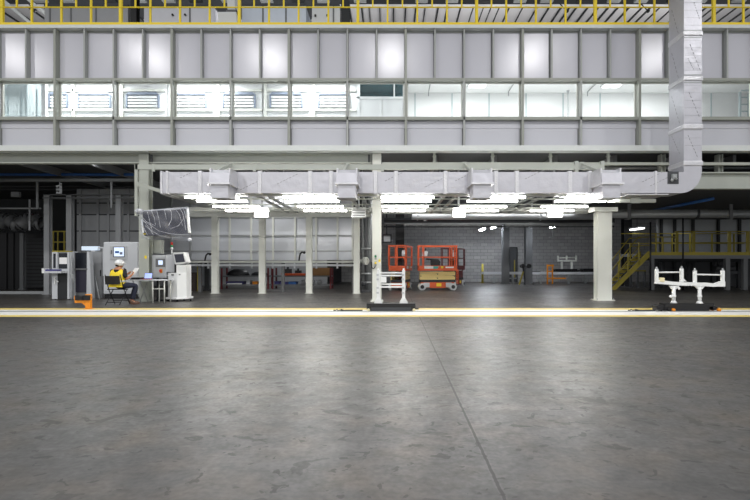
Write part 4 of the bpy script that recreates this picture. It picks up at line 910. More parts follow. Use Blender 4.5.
# ================================================================== UNDER THE BOOTH
# thin posts carrying the bench bay
PN = ['first thin white post from the left below the lamps', 'second thin white post from the left below the lamps', 'third thin white post from the left below the lamps', 'fourth thin white post from the left, beside the flanged valve']
for x, lb in zip((214.4, 261.7, 308.8, 356.6), PN):
    Y = 19.6; a, b_ = X(x-3,Y), X(x+3,Y)
    t = thing('thin_post', lb, 'post', (X(x,Y), Y+.1, 0), 'thin white posts of the bench bay')
    build('shaft', MB().box(a, b_, Y, Y+.22, .015, Z(216.6,Y)), M['white_steel'], t)
    build('base_plate', MB().box(a-.05, b_+.05, Y-.05, Y+.27, 0, .015), M['white_steel'], t)
Y = 19.55
one('post_beam', MB().box(X(186,Y), X(371,Y), Y, Y+.3, Z(216.6,Y), Z(213,Y)), M['white_steel'], 'white steel beam resting on the four thin posts', 'beam', (X(280,Y), Y, Z(216.6,Y)))
# metal sheet screen behind the bench
YS = 22.6
zt0, zt1 = Z(260,YS), 4.62
t = struct('partition_sheet', MB().box(X(150,YS), X(353,YS), YS+.06, YS+.12, zt0, zt1), M['alu'])
for x in (171, 190, 229.5, 251, 273, 295, 316, 337.5, 352.5):
    build('upright', MB().box(X(x-.9,YS), X(x+.9,YS), YS-.02, YS+.06, zt0, zt1), M['white_steel'] if x > 200 else M['galv'], t)
for y in (217.5, 235.6, 251.2): build('cross_strip', MB().box(X(150,YS), X(353,YS), YS+.0, YS+.06, Z(y+.7,YS), Z(y-.7,YS)), M['galv'], t)
struct('wall_under', MB().box(X(30,27), -3.4, 27, 27.2, 0, 4.62), M['bay_grey'])
YBn = 20.6
t = thing('roller_bench', 'long white bench rail running behind the thin white posts', 'bench', (X(280,YBn), YBn, 0))
build('top_rail', MB().box(X(186,YBn), X(359,YBn), YBn, YBn+.5, Z(262.8,YBn), Z(260.8,YBn)), M['white_steel'], t)
build('lower_rail', MB().box(X(186,YBn), X(354,YBn), YBn+.02, YBn+.1, Z(266.2,YBn), Z(264.2,YBn)), M['machine'], t)
for x in (207, 229, 251, 272, 294, 316, 337): build('bracket', MB().box(X(x-.8,YBn), X(x+.8,YBn), YBn+.1, YBn+.16, Z(268.5,YBn), Z(262.8,YBn)), M['machine'], t)
for x in (198, 282, 353): build('leg', MB().box(X(x-1.4,YBn), X(x+1.4,YBn), YBn+.15, YBn+.28, 0, Z(262.8,YBn)), M['grey'], t)
for x, y, lb in ((205.5, 253.5, 'black bent fixture arm standing on the bench at its left end'), (299.6, 252, 'black bent fixture arm standing on the bench beside the third thin post')):
    Y = YBn+.2; z0 = Z(260.8,YBn)
    one('fixture_arm', MB().tube([(X(x,Y)-.03,Y,z0),(X(x,Y)+.02,Y,Z(y+2,Y)),(X(x+2.4,Y),Y,Z(y,Y)),(X(x+4.6,Y),Y,Z(y+.6,Y))], .035, 8).ball((X(x+4.6,Y),Y,Z(y+.6,Y)), .06), M['black'], lb, 'fixture', (X(x,Y), Y, z0))
# storage racks with their loads
YK = 23.3
def rack(xa, xb, posts, label):
    t = thing('storage_rack', label, 'rack', (X((xa+xb)/2,YK), YK+.4, 0))
    for x in posts:
        for dy in (0, .75): build('upright', MB().box(X(x-.8,YK), X(x+.8,YK), YK+dy, YK+dy+.06, 0, Z(268,YK)), M['dred'], t)
    for y in (275.6, 284.4): build('shelf', MB().box(X(xa,YK), X(xb,YK), YK+.01, YK+.8, Z(y+1.3,YK), Z(y,YK)), M['grey'], t)
    return t
rack(221, 268, (221.5, 268), 'red and grey storage rack behind the second thin post, holding a black covered heap')
rack(271, 331, (272.5, 330.5), 'red and grey storage rack holding a brown carton and an orange crate')
zs1, zs2 = Z(275.6,YK), Z(284.4,YK)
def dome(xa, xb, h, Y, z, seed):
    r = random.Random(seed); mb = MB(); n, m = 16, 5; c = X((xa+xb)/2,Y); hw = X(xb,Y)-c
    vs = []
    for j in range(m+1):
        a = j/m*math.pi/2
        for i in range(n):
            k = 2*math.pi*i/n; e = 1 + r.uniform(-.08,.08)*(j > 0)
            vs.append((c+hw*math.cos(k)*math.cos(a)**.7*e, Y+.38+.34*math.sin(k)*math.cos(a)**.7*e, z+.002+h*math.sin(a)**1.3*(1+r.uniform(-.05,.05))))
    return mb.add(vs, [(j*n+i, j*n+(i+1)%n, (j+1)*n+(i+1)%n, (j+1)*n+i) for j in range(m) for i in range(n)] + [tuple(reversed(range(n)))], True)
one('covered_heap', dome(224, 248, .30, YK, zs1, 1), M['black'], 'black sheet covered heap on the upper shelf of the left storage rack', 'cover', (X(236,YK), YK+.4, zs1))
one('dark_bag', dome(249, 266, .19, YK, zs1, 2), M['charcoal'], 'dark bag beside the black covered heap on the left storage rack', 'bag', (X(257,YK), YK+.4, zs1))
def pbox(name, xa, xb, h, z, m, label, cat, dep=.5, rib=True, YK=YK):
    a, b_ = X(xa,YK), X(xb,YK)
    t = thing(name, label, cat, ((a+b_)/2, YK+.3, z))
    build('body', MB().box(a, b_, YK+.05, YK+.05+dep, z+.002, z+h), m, t, bevel=.01)
    if rib: build('rim', MB().box(a-.01, b_+.01, YK+.035, YK+.065+dep, z+h-.03, z+h+.004), m, t)
pbox('carton', 308, 329.5, .36, zs1, M['brown'], 'large brown carton on the right storage rack', 'box', .6, False)
pbox('orange_crate', 281, 305, .10, zs1, M['orange'], 'flat orange crate beside the brown carton', 'crate')
for xa, xb, h, m, lb in ((283,290,.20,'charcoal','dark part standing in the orange crate at its left'), (294,300,.13,'black','small black part standing in the orange crate')):
    one('machine_part', MB().box(X(xa,YK), X(xb,YK), YK+.2, YK+.45, zs1+.106, zs1+.106+h).cyl((X((xa+xb)/2,YK),YK+.3,zs1+.1+h), (X((xa+xb)/2,YK),YK+.3,zs1+.2+h), .05), M[m], lb, 'part', (X((xa+xb)/2,YK), YK+.3, zs1+.106))
pbox('blue_box', 226, 243, .13, zs2, M['indigo'], 'dark blue box on the lower shelf of the left storage rack', 'box', YK=YK+.05)
pbox('white_tray', 227, 241.5, .055, zs2, M['white'], 'flat white tray before the dark blue box on the left storage rack', 'tray', .045, False, YK-.04)
pbox('orange_tin', 252, 257, .13, zs2, M['amber'], 'small orange tin on the lower shelf of the left storage rack', 'tin')
pbox('white_tub', 246, 249.5, .19, zs2, M['machine'], 'white tub between the dark blue box and the orange tin', 'tub')
for i, (xa, xb, m, h) in enumerate(((274,279,'indigo',.14),(279.6,287.5,'indigo',.11),(288.2,296,'blue',.12))):
    pbox('blue_box', xa, xb, h, zs2, M[m], ['dark blue box leftmost on the lower shelf of the right storage rack', 'low dark blue box second on the lower shelf of the right storage rack', 'brighter blue box before the white rolls on the right storage rack'][i], 'box')
for i, x in enumerate((303, 312, 318.5)):
    one('white_roll', MB().cyl((X(x,YK)-.10,YK+.25,zs2+.105), (X(x,YK)+.10,YK+.25,zs2+.105), .10, n=16).cyl((X(x,YK)-.12,YK+.25,zs2+.105), (X(x,YK)+.12,YK+.25,zs2+.105), .035, n=10), M['machine'], ['white roll nearest the blue boxes on the right storage rack', 'middle white roll on the lower shelf of the right storage rack', 'white roll at the right end of the right storage rack'][i], 'roll', (X(x,YK),YK+.25,zs2))
# dark drum and boxes left of the first post
Y = 21.5
one('brown_bin', MB().box(X(190,Y), X(195.5,Y), Y, Y+.4, 0, Z(272.5,Y)).box(X(189.6,Y), X(195.9,Y), Y-.02, Y+.42, Z(272.5,Y)-.03, Z(272.5,Y)), mat('dark_brown',(58,48,44),.7), 'dark brown bin on the floor right of the white terminal', 'bin', (X(192.5,Y), Y+.2, 0))
t = thing('yellow_trestle', 'small dull yellow frame on the floor behind the bench end', 'frame', (X(199,Y), Y, 0))
for x in (197.5, 201): build('leg', MB().box(X(x,Y)-.02, X(x,Y)+.02, Y, Y+.04, 0, Z(266.5,Y)), M['yellow_dim'], t)
build('rung', MB().box(X(197.5,Y)+.02, X(201,Y)-.02, Y, Y+.04, Z(273,Y), Z(272,Y)).box(X(197.5,Y)+.02, X(201,Y)-.02, Y, Y+.04, Z(267.6,Y), Z(266.6,Y)), M['yellow_dim'], t)
one('dark_pillar', MB().box(X(201.8,Y), X(205.8,Y), Y+.3, Y+.45, 0, 1.22).box(X(201,Y), X(206.6,Y), Y+.25, Y+.5, 0, .05), M['charcoal'], 'short dark pillar under the bench beside the dull yellow frame', 'pillar', (X(203.8,Y), Y+.37, 0))
# pipes and valve left of the white column
Y = 20.3
t = thing('valve_pipes', 'group of dark vertical pipes with a pale flanged valve left of the white column', 'pipes', (X(364,Y), Y+.4, 0))
for x, r, m in ((362.3,.05,'galv'), (366,.085,'grey'), (369.4,.11,'galv')): build('riser_pipe', MB().cyl((X(x,Y),Y+.5,.0), (X(x,Y),Y+.5,4.5), r, n=14), M[m], t)
v = build('valve_body', MB().cyl((X(356,Y),Y-.1,Z(261.2,Y)), (X(364.5,Y),Y-.1,Z(261.2,Y)), .075, n=14).cyl((X(364,Y),Y-.1,Z(261.2,Y)), (X(366,Y),Y+.45,Z(261.2,Y)), .06, n=12), M['white_steel'], t)
build('flange', MB().cyl((X(365.3,Y)-.03,Y-.20,Z(261,Y)), (X(366.4,Y)+.03,Y-.26,Z(261,Y)), .16, n=22).ring((X(365.9,Y),Y-.26,Z(261,Y)), (.3,-1,0), .12, .035), M['white_steel'], v)
for y in (248.6, 274, 282.8): build('cross_pipe', MB().cyl((X(361,Y),Y+.3,Z(y,Y)), (X(371,Y),Y+.3,Z(y,Y)), .045, n=10), M['galv'], t)
build('pump', MB().cyl((X(361.5,Y),Y+.25,Z(284.2,Y)), (X(366.5,Y),Y+.25,Z(284.2,Y)), .09, n=14).box(X(361,Y), X(371,Y), Y+.1, Y+.5, 0, .1), M['dgrey'], t)
# ---- scissor lifts (built once facing along X, local coordinates)
def lift(loc, rz, label, mo, mc, decal=True):
    t = thing('scissor_lift', label, 'lift', loc, 'scissor lifts under the booth', rz)
    L2, W2 = .86, .38
    build('chassis', MB().box(-.74,.74,-.30,.30,.12,.36).box(-.34,.34,-.36,.36,.10,.36), mo, t, bevel=.015)
    for e in (-.62, .36): build('side_plate', MB().box(e,e+.26,-.345,-.30,.14,.34), M['machine'], t)
    build('warning_plate', MB().box(-.06,.16,-.372,-.36,.18,.32), M['yellow'], t)
    build('base_frame', MB().box(-.80,.80,-.31,.31,.36,.47), M['charcoal'], t)
    for s in (-1, 1):
        for e in (-1, 1):
            w = build('wheel', MB().cyl((e*.68,s*.28,.155),(e*.68,s*.385,.155),.152,n=22), M['machine'], t)
            build('hub', MB().cyl((e*.68,s*.383,.155),(e*.68,s*.397,.155),.085,n=16), M['charcoal'], w)
            build('tread', MB().ring((e*.68,s*.33,.155),(0,1,0),.140,.026,22,8), M['white_steel'], w)
    st = MB()
    for k in range(4):
        z = .495 + k*.092
        for s in (-1, 1): st.bar((-.78, s*.27, z+.01*(k%2)), (.78, s*.27, z+.025-.01*(k%2)), .05, .083)
    build('scissor_arms', st, mc, t)
    build('arm_pins', MB().cyl((0,-.30,.54),(0,.30,.54),.025,n=10).cyl((0,-.30,.72),(0,.30,.72),.025,n=10).cyl((.74,-.30,.63),(.74,.30,.63),.025,n=10).cyl((-.74,-.30,.63),(-.74,.30,.63),.025,n=10), M['charcoal'], t)
    dk = build('platform', MB().box(-L2,L2,-W2,W2,.865,.93).box(-L2,L2,-W2,-W2+.02,.93,1.09).box(-L2,L2,W2-.02,W2,.93,1.09).box(-L2,-L2+.02,-W2,W2,.93,1.09).box(L2-.02,L2,-W2,W2,.93,1.09), mo, t)
    if decal:
        build('white_decal', MB().box(-.60,-.20,-W2-.004,-W2,.955,1.07).box(.34,.70,-W2-.004,-W2,.985,1.05), M['white'], dk)
        build('teal_decal', MB().prism([(-.20,.955),(-.02,.955),(.06,1.065),(-.20,1.065)], -W2-.004, -W2), M['teal'], dk)
        build('yellow_decal', MB().box(.14,.24,-W2-.004,-W2,.975,1.06), M['yellow'], dk)
    for s in (-1, 1):
        g = build('guard_rail', MB().box(-L2,L2,s*W2-.018,s*W2+.018,1.93,1.985).box(-L2,L2,s*W2-.016,s*W2+.016,1.45,1.49), mo, t)
        for x in (-L2+.03, -.62, .62, L2-.03): build('post', MB().box(x-.022,x+.022,s*W2-.02,s*W2+.02,1.09,1.93), mo, g)
    for e in (-1, 1): build('end_rail', MB().box(e*L2-.018,e*L2+.018,-W2,W2,1.94,1.98).box(e*L2-.016,e*L2+.016,-W2,W2,1.45,1.485).box(e*L2-.02,e*L2+.02,-.03,.03,1.09,1.94), mo, t)
    for z in (.35,.55,.75): build('ladder_rung', MB().cyl((L2+.05,-.22,z),(L2+.05,.22,z),.018,n=8), mo, t)
    build('ladder_side', MB().box(L2+.03,L2+.07,-.25,-.21,.28,.93).box(L2+.03,L2+.07,.21,.25,.28,.93), mo, t)
    cb = build('control_box', MB().cbox((-.55,-.25,1.62),(.22,.16,.24),0,0,.2), M['machine'], t, bevel=.02)
    build('joystick', MB().cyl((-.55,-.25,1.74),(-.53,-.25,1.83),.02,n=8).ball((-.53,-.25,1.84),.03), M['black'], cb)
    bg = build('tool_bag', MB().prism([(-.28,1.0),(.1,1.0),(.14,1.28),(.04,1.38),(-.2,1.40),(-.5,1.42),(-.5,1.36),(-.28,1.34)], -.15, .12), M['black'], t, bevel=.03)
    return t
lift((X(437,22.4), 22.4, 0), 0, 'orange scissor lift seen side on with cream arms and pale wheels', M['orange'], M['arm_cream'])
lift((X(401,21.9), 22.5, 0), math.radians(78), 'orange scissor lift seen end on behind the white trolley frame', M['orange'], M['arm_cream'])
lift((X(454,25.6), 25.9, 0), math.radians(66), 'dark red scissor lift parked behind the side-on orange one', M['dred'], M['dred'], False)
# ---- columns in the hall behind
hcol('back_column', 390.6+5, 404.2, 26.5, 4.62, M['charcoal'], 'dark steel column behind the end-on orange lift', .3)
hcol('back_column', 503, 509.5, 29.5, 4.62, M['grey'], 'dark grey column left of the dark doorway', .4)
hcol('back_column', 525.8, 532.5, 28.8, 4.62, M['grey'], 'dark grey column right of the dark doorway with black reels', .4)
hcol('back_column', 624.5, 632, 26, 4.62, M['charcoal'], 'dark column behind the yellow stairs', .4)
Y = WB
t = struct('door_1', MB().box(X(510,Y), X(516.5,Y), Y-.06, Y-.005, 0, Z(248,Y)), M['dgrey'])
build('frame', MB().box(X(509.3,Y), X(510,Y), Y-.09, Y-.005, 0, Z(247,Y)).box(X(516.5,Y), X(517.2,Y), Y-.09, Y-.005, 0, Z(247,Y)).box(X(510,Y), X(516.5,Y), Y-.09, Y-.005, Z(248,Y), Z(247,Y)), M['charcoal'], t)
build('strip', MB().box(X(513.8,Y), X(514.8,Y), Y-.075, Y-.06, .3, Z(260,Y)), M['yellow_dim'], t)
one('yellow_bollard', MB().cyl((X(482.5,31),31,0),(X(482.5,31),31,Z(264,31)),.07).ball((X(482.5,31),31,Z(264,31)),.07,12,6,1,1,.4).cyl((X(482.5,31),31,0),(X(482.5,31),31,.03),.13), M['yellow_dim'], 'dull yellow bollard before the block wall left of the doorway', 'bollard', (X(482.5,31),31,0))
# black reels on the column
t = thing('hose_reel_stand', 'stand with black reels and a yellow foot beside the dark grey column', 'reel', (X(525,28.4), 28.3, 0))
Y = 28.3
for x, y in ((522,266), (528.6,266)): build('reel', MB().cyl((X(x,Y),Y-.15,Z(y,Y)),(X(x,Y),Y+.1,Z(y,Y)),.12,n=16).ring((X(x,Y),Y-.15,Z(y,Y)),(0,1,0),.10,.03), M['black'], t)
build('pole', MB().bar((X(525,Y),Y,0),(X(523,Y),Y,Z(266,Y)),.06,.06).bar((X(523,Y),Y-.03,Z(266,Y)),(X(528.6,Y),Y-.03,Z(266,Y)),.05,.05), M['charcoal'], t)
build('yellow_leg', MB().bar((X(519,Y),Y-.05,.0),(X(523,Y),Y-.05,Z(271.5,Y)),.05,.08), M['yellow_dim'], t)
# far conveyor with skids, one carrier and orange frames
Y = 30
t = thing('far_conveyor', 'long pale roller conveyor on legs before the far block wall', 'conveyor', (X(540,Y), Y+.3, 0))
build('side_rail', MB().box(X(484,Y), X(600,Y), Y, Y+.06, Z(274.4,Y), Z(272,Y)), M['machine'], t)
build('side_rail', MB().box(X(484,Y), X(600,Y), Y+.7, Y+.76, Z(274.4,Y), Z(272,Y)), M['machine'], t)
for x in (494, 513, 541, 569, 586): build('leg', MB().box(X(x,Y)-.06, X(x,Y)+.06, Y+.02, Y+.10, 0, Z(274.4,Y)).box(X(x,Y)-.22, X(x,Y)+.22, Y+.02, Y+.08, Z(279,Y), Z(277.8,Y)), M['galv'], t)
for x in range(486, 600, 6): build('roller', MB().cyl((X(x,Y),Y+.06,Z(272.9,Y)),(X(x,Y),Y+.7,Z(272.9,Y)),.05,n=8), M['galv'], t)
for xa, xb, y0, lb in ((532,541,271.4,'short black skid at the left on the far conveyor'), (556,578,269,'black skid under the small white carrier on the far conveyor'), (584,600,268.6,'black skid right of the small white carrier on the far conveyor')):
    zc = Z(272,Y)
    one('black_skid', MB().box(X(xa,Y), X(xb,Y), Y+.1, Y+.65, zc+.002, Z(y0,Y)).box(X(xa,Y)-.1, X(xa,Y), Y+.15, Y+.6, zc+.002, Z(y0+1.2,Y)).box(X(xb,Y), X(xb,Y)+.1, Y+.15, Y+.6, zc+.002, Z(y0+1.2,Y)), M['black'], lb, 'skid', (X((xa+xb)/2,Y), Y+.3, zc))
t = thing('small_carrier', 'small white carrier standing on a black skid on the far conveyor', 'carrier', (X(567,Y), Y+.3, Z(269,Y)))
Yc = Y+.35; zk = Z(269,Y)+.003
for x in (561.8, 571.6): build('stem', MB().box(X(x,Yc)-.05, X(x,Yc)+.05, Yc-.05, Yc+.05, zk, Z(261,Yc)), M['white_steel'], t)
build('cross_beam', MB().box(X(557.6,Yc), X(576.6,Yc), Yc-.05, Yc+.05, Z(261.6,Yc), Z(260,Yc)), M['white_steel'], t)
for x in (558, 566.6, 576.2): build('arm', MB().box(X(x,Yc)-.045, X(x,Yc)+.045, Yc-.04, Yc+.04, Z(260,Yc), Z(255.6,Yc)), M['white_steel'], t)
build('tie_rod', MB().cyl((X(558,Yc),Yc,Z(257.8,Yc)),(X(576.2,Yc),Yc,Z(257.8,Yc)),.025,n=8), M['white_steel'], t)
Y = 29.4
t = thing('orange_trestle', 'orange tube frame standing before the far conveyor', 'frame', (X(556,Y), Y, 0))
for x in (547.6, 552.6): build('upright', MB().box(X(x,Y)-.035, X(x,Y)+.035, Y, Y+.07, 0, Z(264.4,Y)), M['amber'], t)
build('rail', MB().box(X(547,Y), X(554,Y), Y-.01, Y+.06, Z(266.4,Y), Z(264.6,Y)), M['amber'], t)
build('rail', MB().box(X(548,Y), X(566,Y), Y-.01, Y+.06, Z(279,Y), Z(277.6,Y)), M['amber'], t)
build('rail', MB().box(X(548,Y), X(553,Y), Y-.01, Y+.06, Z(272.2,Y), Z(271,Y)), M['amber'], t)
# far lamps on the ceiling
for (x, y, Y, lb) in ((482,229.5,29.5,'small lit lamp nearest the scissor lifts under the dark ceiling'), (494,227.3,30,'small lit lamp second from the scissor lifts under the dark ceiling'), (554.5,226.6,28,'lit lamp hanging above the small far carrier'), (637,229,25,'lit lamp on the wall beside the yellow stairs'), (600,232,26,'lamp seen beside the edge of the thick white column')):
    t = thing('far_lamp', lb, 'lamp', (X(x,Y), Y, Z(y,Y)))
    build('housing', MB().cbox((X(x,Y), Y, Z(y,Y)+.06), (.2, 1.3, .06)), M['machine'], t)
    build('tube', MB().cbox((X(x,Y), Y, Z(y,Y)), (.15, 1.2, .07)), M['tube_far'] if x < 590 else M['square'], t)
    build('hanger', MB().cyl((X(x,Y), Y, Z(y,Y)+.08), (X(x,Y), Y, 4.62), .012, n=6), M['charcoal'], t)
# ceiling services
pr = random.Random(9)
for k, (y, Y, r, m) in enumerate(((221.5,24,.06,'dgrey'), (223.5,25,.05,'galv'), (226.5,26.5,.045,'dgrey'), (222,27.5,.10,'charcoal'), (219.5,23,.09,'charcoal'))):
    one('ceiling_pipe', MB().cyl((X(384,Y),Y,Z(y,Y)),(X(614,Y),Y,Z(y,Y)),r,n=10), M[m], 'dark service pipe running along under the ceiling before the block wall', 'pipe', (X(500,Y),Y,Z(y,Y)), 'service pipes under the ceiling')
t = thing('cable_tray', 'perforated cable tray under the dark ceiling above the scissor lifts', 'cable tray', (X(430,24.5), 24.5, Z(225,24.5)))
Y = 24.5
for x0_ in (404, 507): build('side_rail', MB().box(X(x0_,Y), X(x0_+98,Y), Y, Y+.03, Z(225.6,Y), Z(223.6,Y)).box(X(x0_,Y), X(x0_+98,Y), Y+.4, Y+.43, Z(225.6,Y), Z(223.6,Y)), M['galv'], t)
for x in (412, 470, 560): build('hanger', MB().cyl((X(x,Y),Y+.2,Z(225,Y)),(X(x,Y),Y+.2,4.62),.015,n=6), M['galv'], t)
for k in range(33): build('rung', MB().box(X(405+k*6,Y)-.04, X(405+k*6,Y)+.04, Y+.03, Y+.4, Z(225.6,Y), Z(225,Y)), M['galv'], t)
Y = 21
one('roof_duct', MB().cyl((X(412,Y),Y,Z(216.5,Y)),(X(596,Y),Y,Z(216.5,Y)),.14,n=18).cyl((X(417,Y),Y,Z(216.5,Y)),(X(418,Y),Y,Z(216.5,Y)),.17,n=18).cyl((X(540,Y),Y,Z(216.5,Y)),(X(541,Y),Y,Z(216.5,Y)),.17,n=18), M['machine'], 'pale round duct under the lamps right of the white column', 'duct', (X(500,Y),Y,Z(219,Y)))
for x, Y, y1, lb in ((426.5,21.3,221,'thin pale drop bar below the lamps above the scissor lift'), (532,24,223,'pale hooked bracket below the lamps near the reel column'), (553,27,238,'short dark pipe drop on the far wall')):
    one('drop_bar', MB().box(X(x,Y)-.03, X(x,Y)+.03, Y-.03, Y+.03, Z(y1,Y), 4.62).box(X(x-3,Y), X(x,Y)+.03, Y-.03, Y+.03, Z(y1,Y), Z(y1-1.4,Y)), M['galv'], lb, 'bracket', (X(x,Y),Y,Z(y1,Y)))
Y = 25.5
t = thing('wall_frame', 'grey box frames mounted between the white column and the end-on lift', 'frame', (X(387,Y), Y, Z(243,Y)))
build('outer_frame', MB().box(X(382.6,Y), X(391.6,Y), Y, Y+.06, Z(243,Y), Z(241.6,Y)).box(X(382.6,Y), X(391.6,Y), Y, Y+.06, Z(235.6,Y), Z(234.2,Y)).box(X(382.6,Y), X(383.8,Y), Y, Y+.06, Z(241.6,Y), Z(235.6,Y)).box(X(390.4,Y), X(391.6,Y), Y, Y+.06, Z(241.6,Y), Z(235.6,Y)), M['dgrey'], t)
build('back_plate', MB().box(X(383.8,Y), X(390.4,Y), Y+.03, Y+.06, Z(241.6,Y), Z(235.6,Y)), M['machine'], t)
build('bar', MB().box(X(386,Y), X(387.4,Y), Y+.0, Y+.06, Z(234.2,Y), 4.5), M['dgrey'], t)
# ---- yellow platform with stairs at the right
Y = 22.5; D_ = 3.0
t = thing('platform', 'steel platform with yellow railing along the right under the booth', 'platform', (X(700,Y), Y+1, 0))
zp = Z(253,Y); xa, xb = X(650.5,Y), X(790,Y)
build('deck', MB().box(xa, xb, Y, Y+D_, zp-.12, zp), M['grey'], t)
build('edge_beam', MB().box(xa, xb, Y-.03, Y, zp-.26, zp-.10), M['grey'], t)
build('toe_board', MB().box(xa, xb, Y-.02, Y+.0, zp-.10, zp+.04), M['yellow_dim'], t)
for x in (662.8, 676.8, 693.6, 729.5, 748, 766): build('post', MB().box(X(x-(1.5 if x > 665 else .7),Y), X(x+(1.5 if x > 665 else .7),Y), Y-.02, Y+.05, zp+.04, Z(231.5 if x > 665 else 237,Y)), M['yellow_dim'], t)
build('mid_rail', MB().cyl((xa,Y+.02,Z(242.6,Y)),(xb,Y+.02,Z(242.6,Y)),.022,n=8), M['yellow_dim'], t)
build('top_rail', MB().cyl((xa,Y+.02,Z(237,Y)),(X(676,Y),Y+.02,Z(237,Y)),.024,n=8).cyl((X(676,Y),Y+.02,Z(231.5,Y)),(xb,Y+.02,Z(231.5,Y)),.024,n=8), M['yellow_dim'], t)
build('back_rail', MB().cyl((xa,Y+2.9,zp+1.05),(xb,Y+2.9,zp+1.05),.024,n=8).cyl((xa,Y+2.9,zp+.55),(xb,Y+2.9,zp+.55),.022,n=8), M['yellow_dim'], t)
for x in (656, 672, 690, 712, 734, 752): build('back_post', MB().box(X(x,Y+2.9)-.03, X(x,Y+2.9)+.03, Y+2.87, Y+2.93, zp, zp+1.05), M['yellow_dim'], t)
for x, w in ((653.5,1.2), (728.5,2.1), (746,2.1)): build('leg', MB().box(X(x-w,Y), X(x+w,Y), Y+.02, Y+.2, 0, zp-.12), M['grey'], t)
build('cross_beam', MB().box(xa, xb, Y+.5, Y+.62, Z(260.5,Y), zp-.12), M['charcoal'], t)
# stairs
t = thing('stairs', 'yellow steel stairs climbing to the platform behind the thick white column', 'stairs', (X(630,Y), Y+.4, 0))
x1_, x0_ = xa-.01, X(612.5,Y)
for dy in (.03, .85):
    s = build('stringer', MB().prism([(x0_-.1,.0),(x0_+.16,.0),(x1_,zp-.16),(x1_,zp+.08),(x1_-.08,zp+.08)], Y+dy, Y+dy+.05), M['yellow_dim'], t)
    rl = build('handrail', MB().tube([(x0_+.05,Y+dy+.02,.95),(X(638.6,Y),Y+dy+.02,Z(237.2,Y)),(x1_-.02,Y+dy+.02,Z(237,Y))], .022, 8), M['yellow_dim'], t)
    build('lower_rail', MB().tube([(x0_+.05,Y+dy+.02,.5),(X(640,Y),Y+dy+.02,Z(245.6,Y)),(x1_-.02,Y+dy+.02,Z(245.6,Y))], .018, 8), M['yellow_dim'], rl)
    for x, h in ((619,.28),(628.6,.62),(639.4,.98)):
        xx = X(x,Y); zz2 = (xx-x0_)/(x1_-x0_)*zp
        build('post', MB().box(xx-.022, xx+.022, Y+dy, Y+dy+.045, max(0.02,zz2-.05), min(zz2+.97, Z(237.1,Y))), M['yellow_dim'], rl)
for k in range(1, 9):
    xx = x0_ + (x1_-x0_)*k/9; zz2 = zp*k/9
    build('tread', MB().box(xx-.12, xx+.10, Y+.08, Y+.85, zz2-.03, zz2), M['dgrey'], t)
# machinery under and behind the platform
Y = 26
t = thing('dark_cabin', 'dark panelled cabin wall behind the platform railing', 'cabin', (X(700,Y), Y+.5, 0))
build('panelling', MB().box(X(660,Y), X(790,Y), Y+.3, Y+.4, 1.6, 4.4), M['galv'], t)
for x in (664, 677.5, 696, 721.5, 743): build('upright', MB().box(X(x-1.2,Y), X(x+1.2,Y), Y+.2, Y+.3, 0, 4.4), M['charcoal'], t)
build('lower_wall', MB().box(X(655,Y), X(790,Y), Y+.5, Y+.6, 0, 1.6), M['dgrey'], t)
for x, y0, y1, lb in ((650.4,222,258,'thin black pole at the top of the yellow stairs'), (683,212,268,'black pole in front of the platform railing')):
    Yp = Y = 22.2
    one('black_pole', MB().cyl((X(x,Y),Y,0.0),(X(x,Y),Y,4.4 if x > 660 else Z(y0,Y)),.035,n=10).cyl((X(x,Y),Y,0),(X(x,Y),Y,.02),.09,n=12), M['black'], lb, 'pole', (X(x,Y),Y,0))
Y = 24.3
t = thing('machine_stand', 'dark machine frame standing under the platform behind the four armed carrier', 'machine', (X(700,Y), Y+.3, 0))
build('rail', MB().box(X(660,Y), X(745,Y), Y, Y+.2, Z(262,Y), Z(259.5,Y)).box(X(660,Y), X(745,Y), Y, Y+.2, Z(274,Y), Z(272,Y)), M['charcoal'], t)
for x in (664, 690, 714, 740): build('leg', MB().box(X(x-1.5,Y), X(x+1.5,Y), Y+.02, Y+.2, 0, Z(259.5,Y)), M['charcoal'], t)
build('motor', MB().cyl((X(712,Y),Y-.15,Z(268.5,Y)),(X(719,Y),Y-.15,Z(268.5,Y)),.17,n=16).box(X(711,Y), X(720,Y), Y-.3, Y+.1, Z(274,Y), Z(271.5,Y)), M['dgrey'], t)
build('motor', MB().cyl((X(726,Y),Y-.15,Z(268.5,Y)),(X(732,Y),Y-.15,Z(268.5,Y)),.14,n=16).box(X(725,Y), X(733,Y), Y-.3, Y+.1, Z(274,Y), Z(271,Y)), M['dgrey'], t)
t = thing('yellow_trestle', 'low yellow frame on the floor under the yellow stairs', 'frame', (X(640,25), 25, 0))
Y = 25
build('rail', MB().box(X(630,Y), X(646,Y), Y, Y+.08, Z(271.4,Y), Z(270.2,Y)), M['yellow_dim'], t)
for x in (631, 638, 645): build('leg', MB().box(X(x,Y)-.04, X(x,Y)+.04, Y, Y+.08, 0, Z(271.4,Y)), M['dgrey'], t)
# ---- dark bay at the far left
Y = 19.0
LNm = {46.3:'grey column at the mouth of the dark bay left of the control kiosk', 68.6:'grey column rising behind the control kiosk', 118:'grey column rising behind the large switch cabinet'}
for x in (46.3, 68.6, 118): hcol('bay_column', x-2.6, x+2.6, Y, Z(194,Y), M['bay_grey'], LNm[x], .2, .04)
one('bay_beam', MB().box(X(43,Y), X(134,Y), Y-.02, Y+.2, Z(198.6,Y)+.0, Z(197.2,Y)).box(X(43,Y), X(134,Y), Y+.0, Y+.2, Z(195,Y), Z(194,Y)), M['grey'], 'grey beam across the tops of the bay columns at the left', 'beam', (X(90,Y), Y, Z(198,Y)))
Yq = 20.2
t = struct('partition_bay', MB().box(X(76,Yq), X(139,Yq), Yq+.05, Yq+.1, 0, 4.2), M['bay_grey'])
for x in (80, 97.5, 108, 128): build('upright', MB().box(X(x-1.1,Yq), X(x+1.1,Yq), Yq, Yq+.05, 0, 4.2), M['bay_grey'], t)
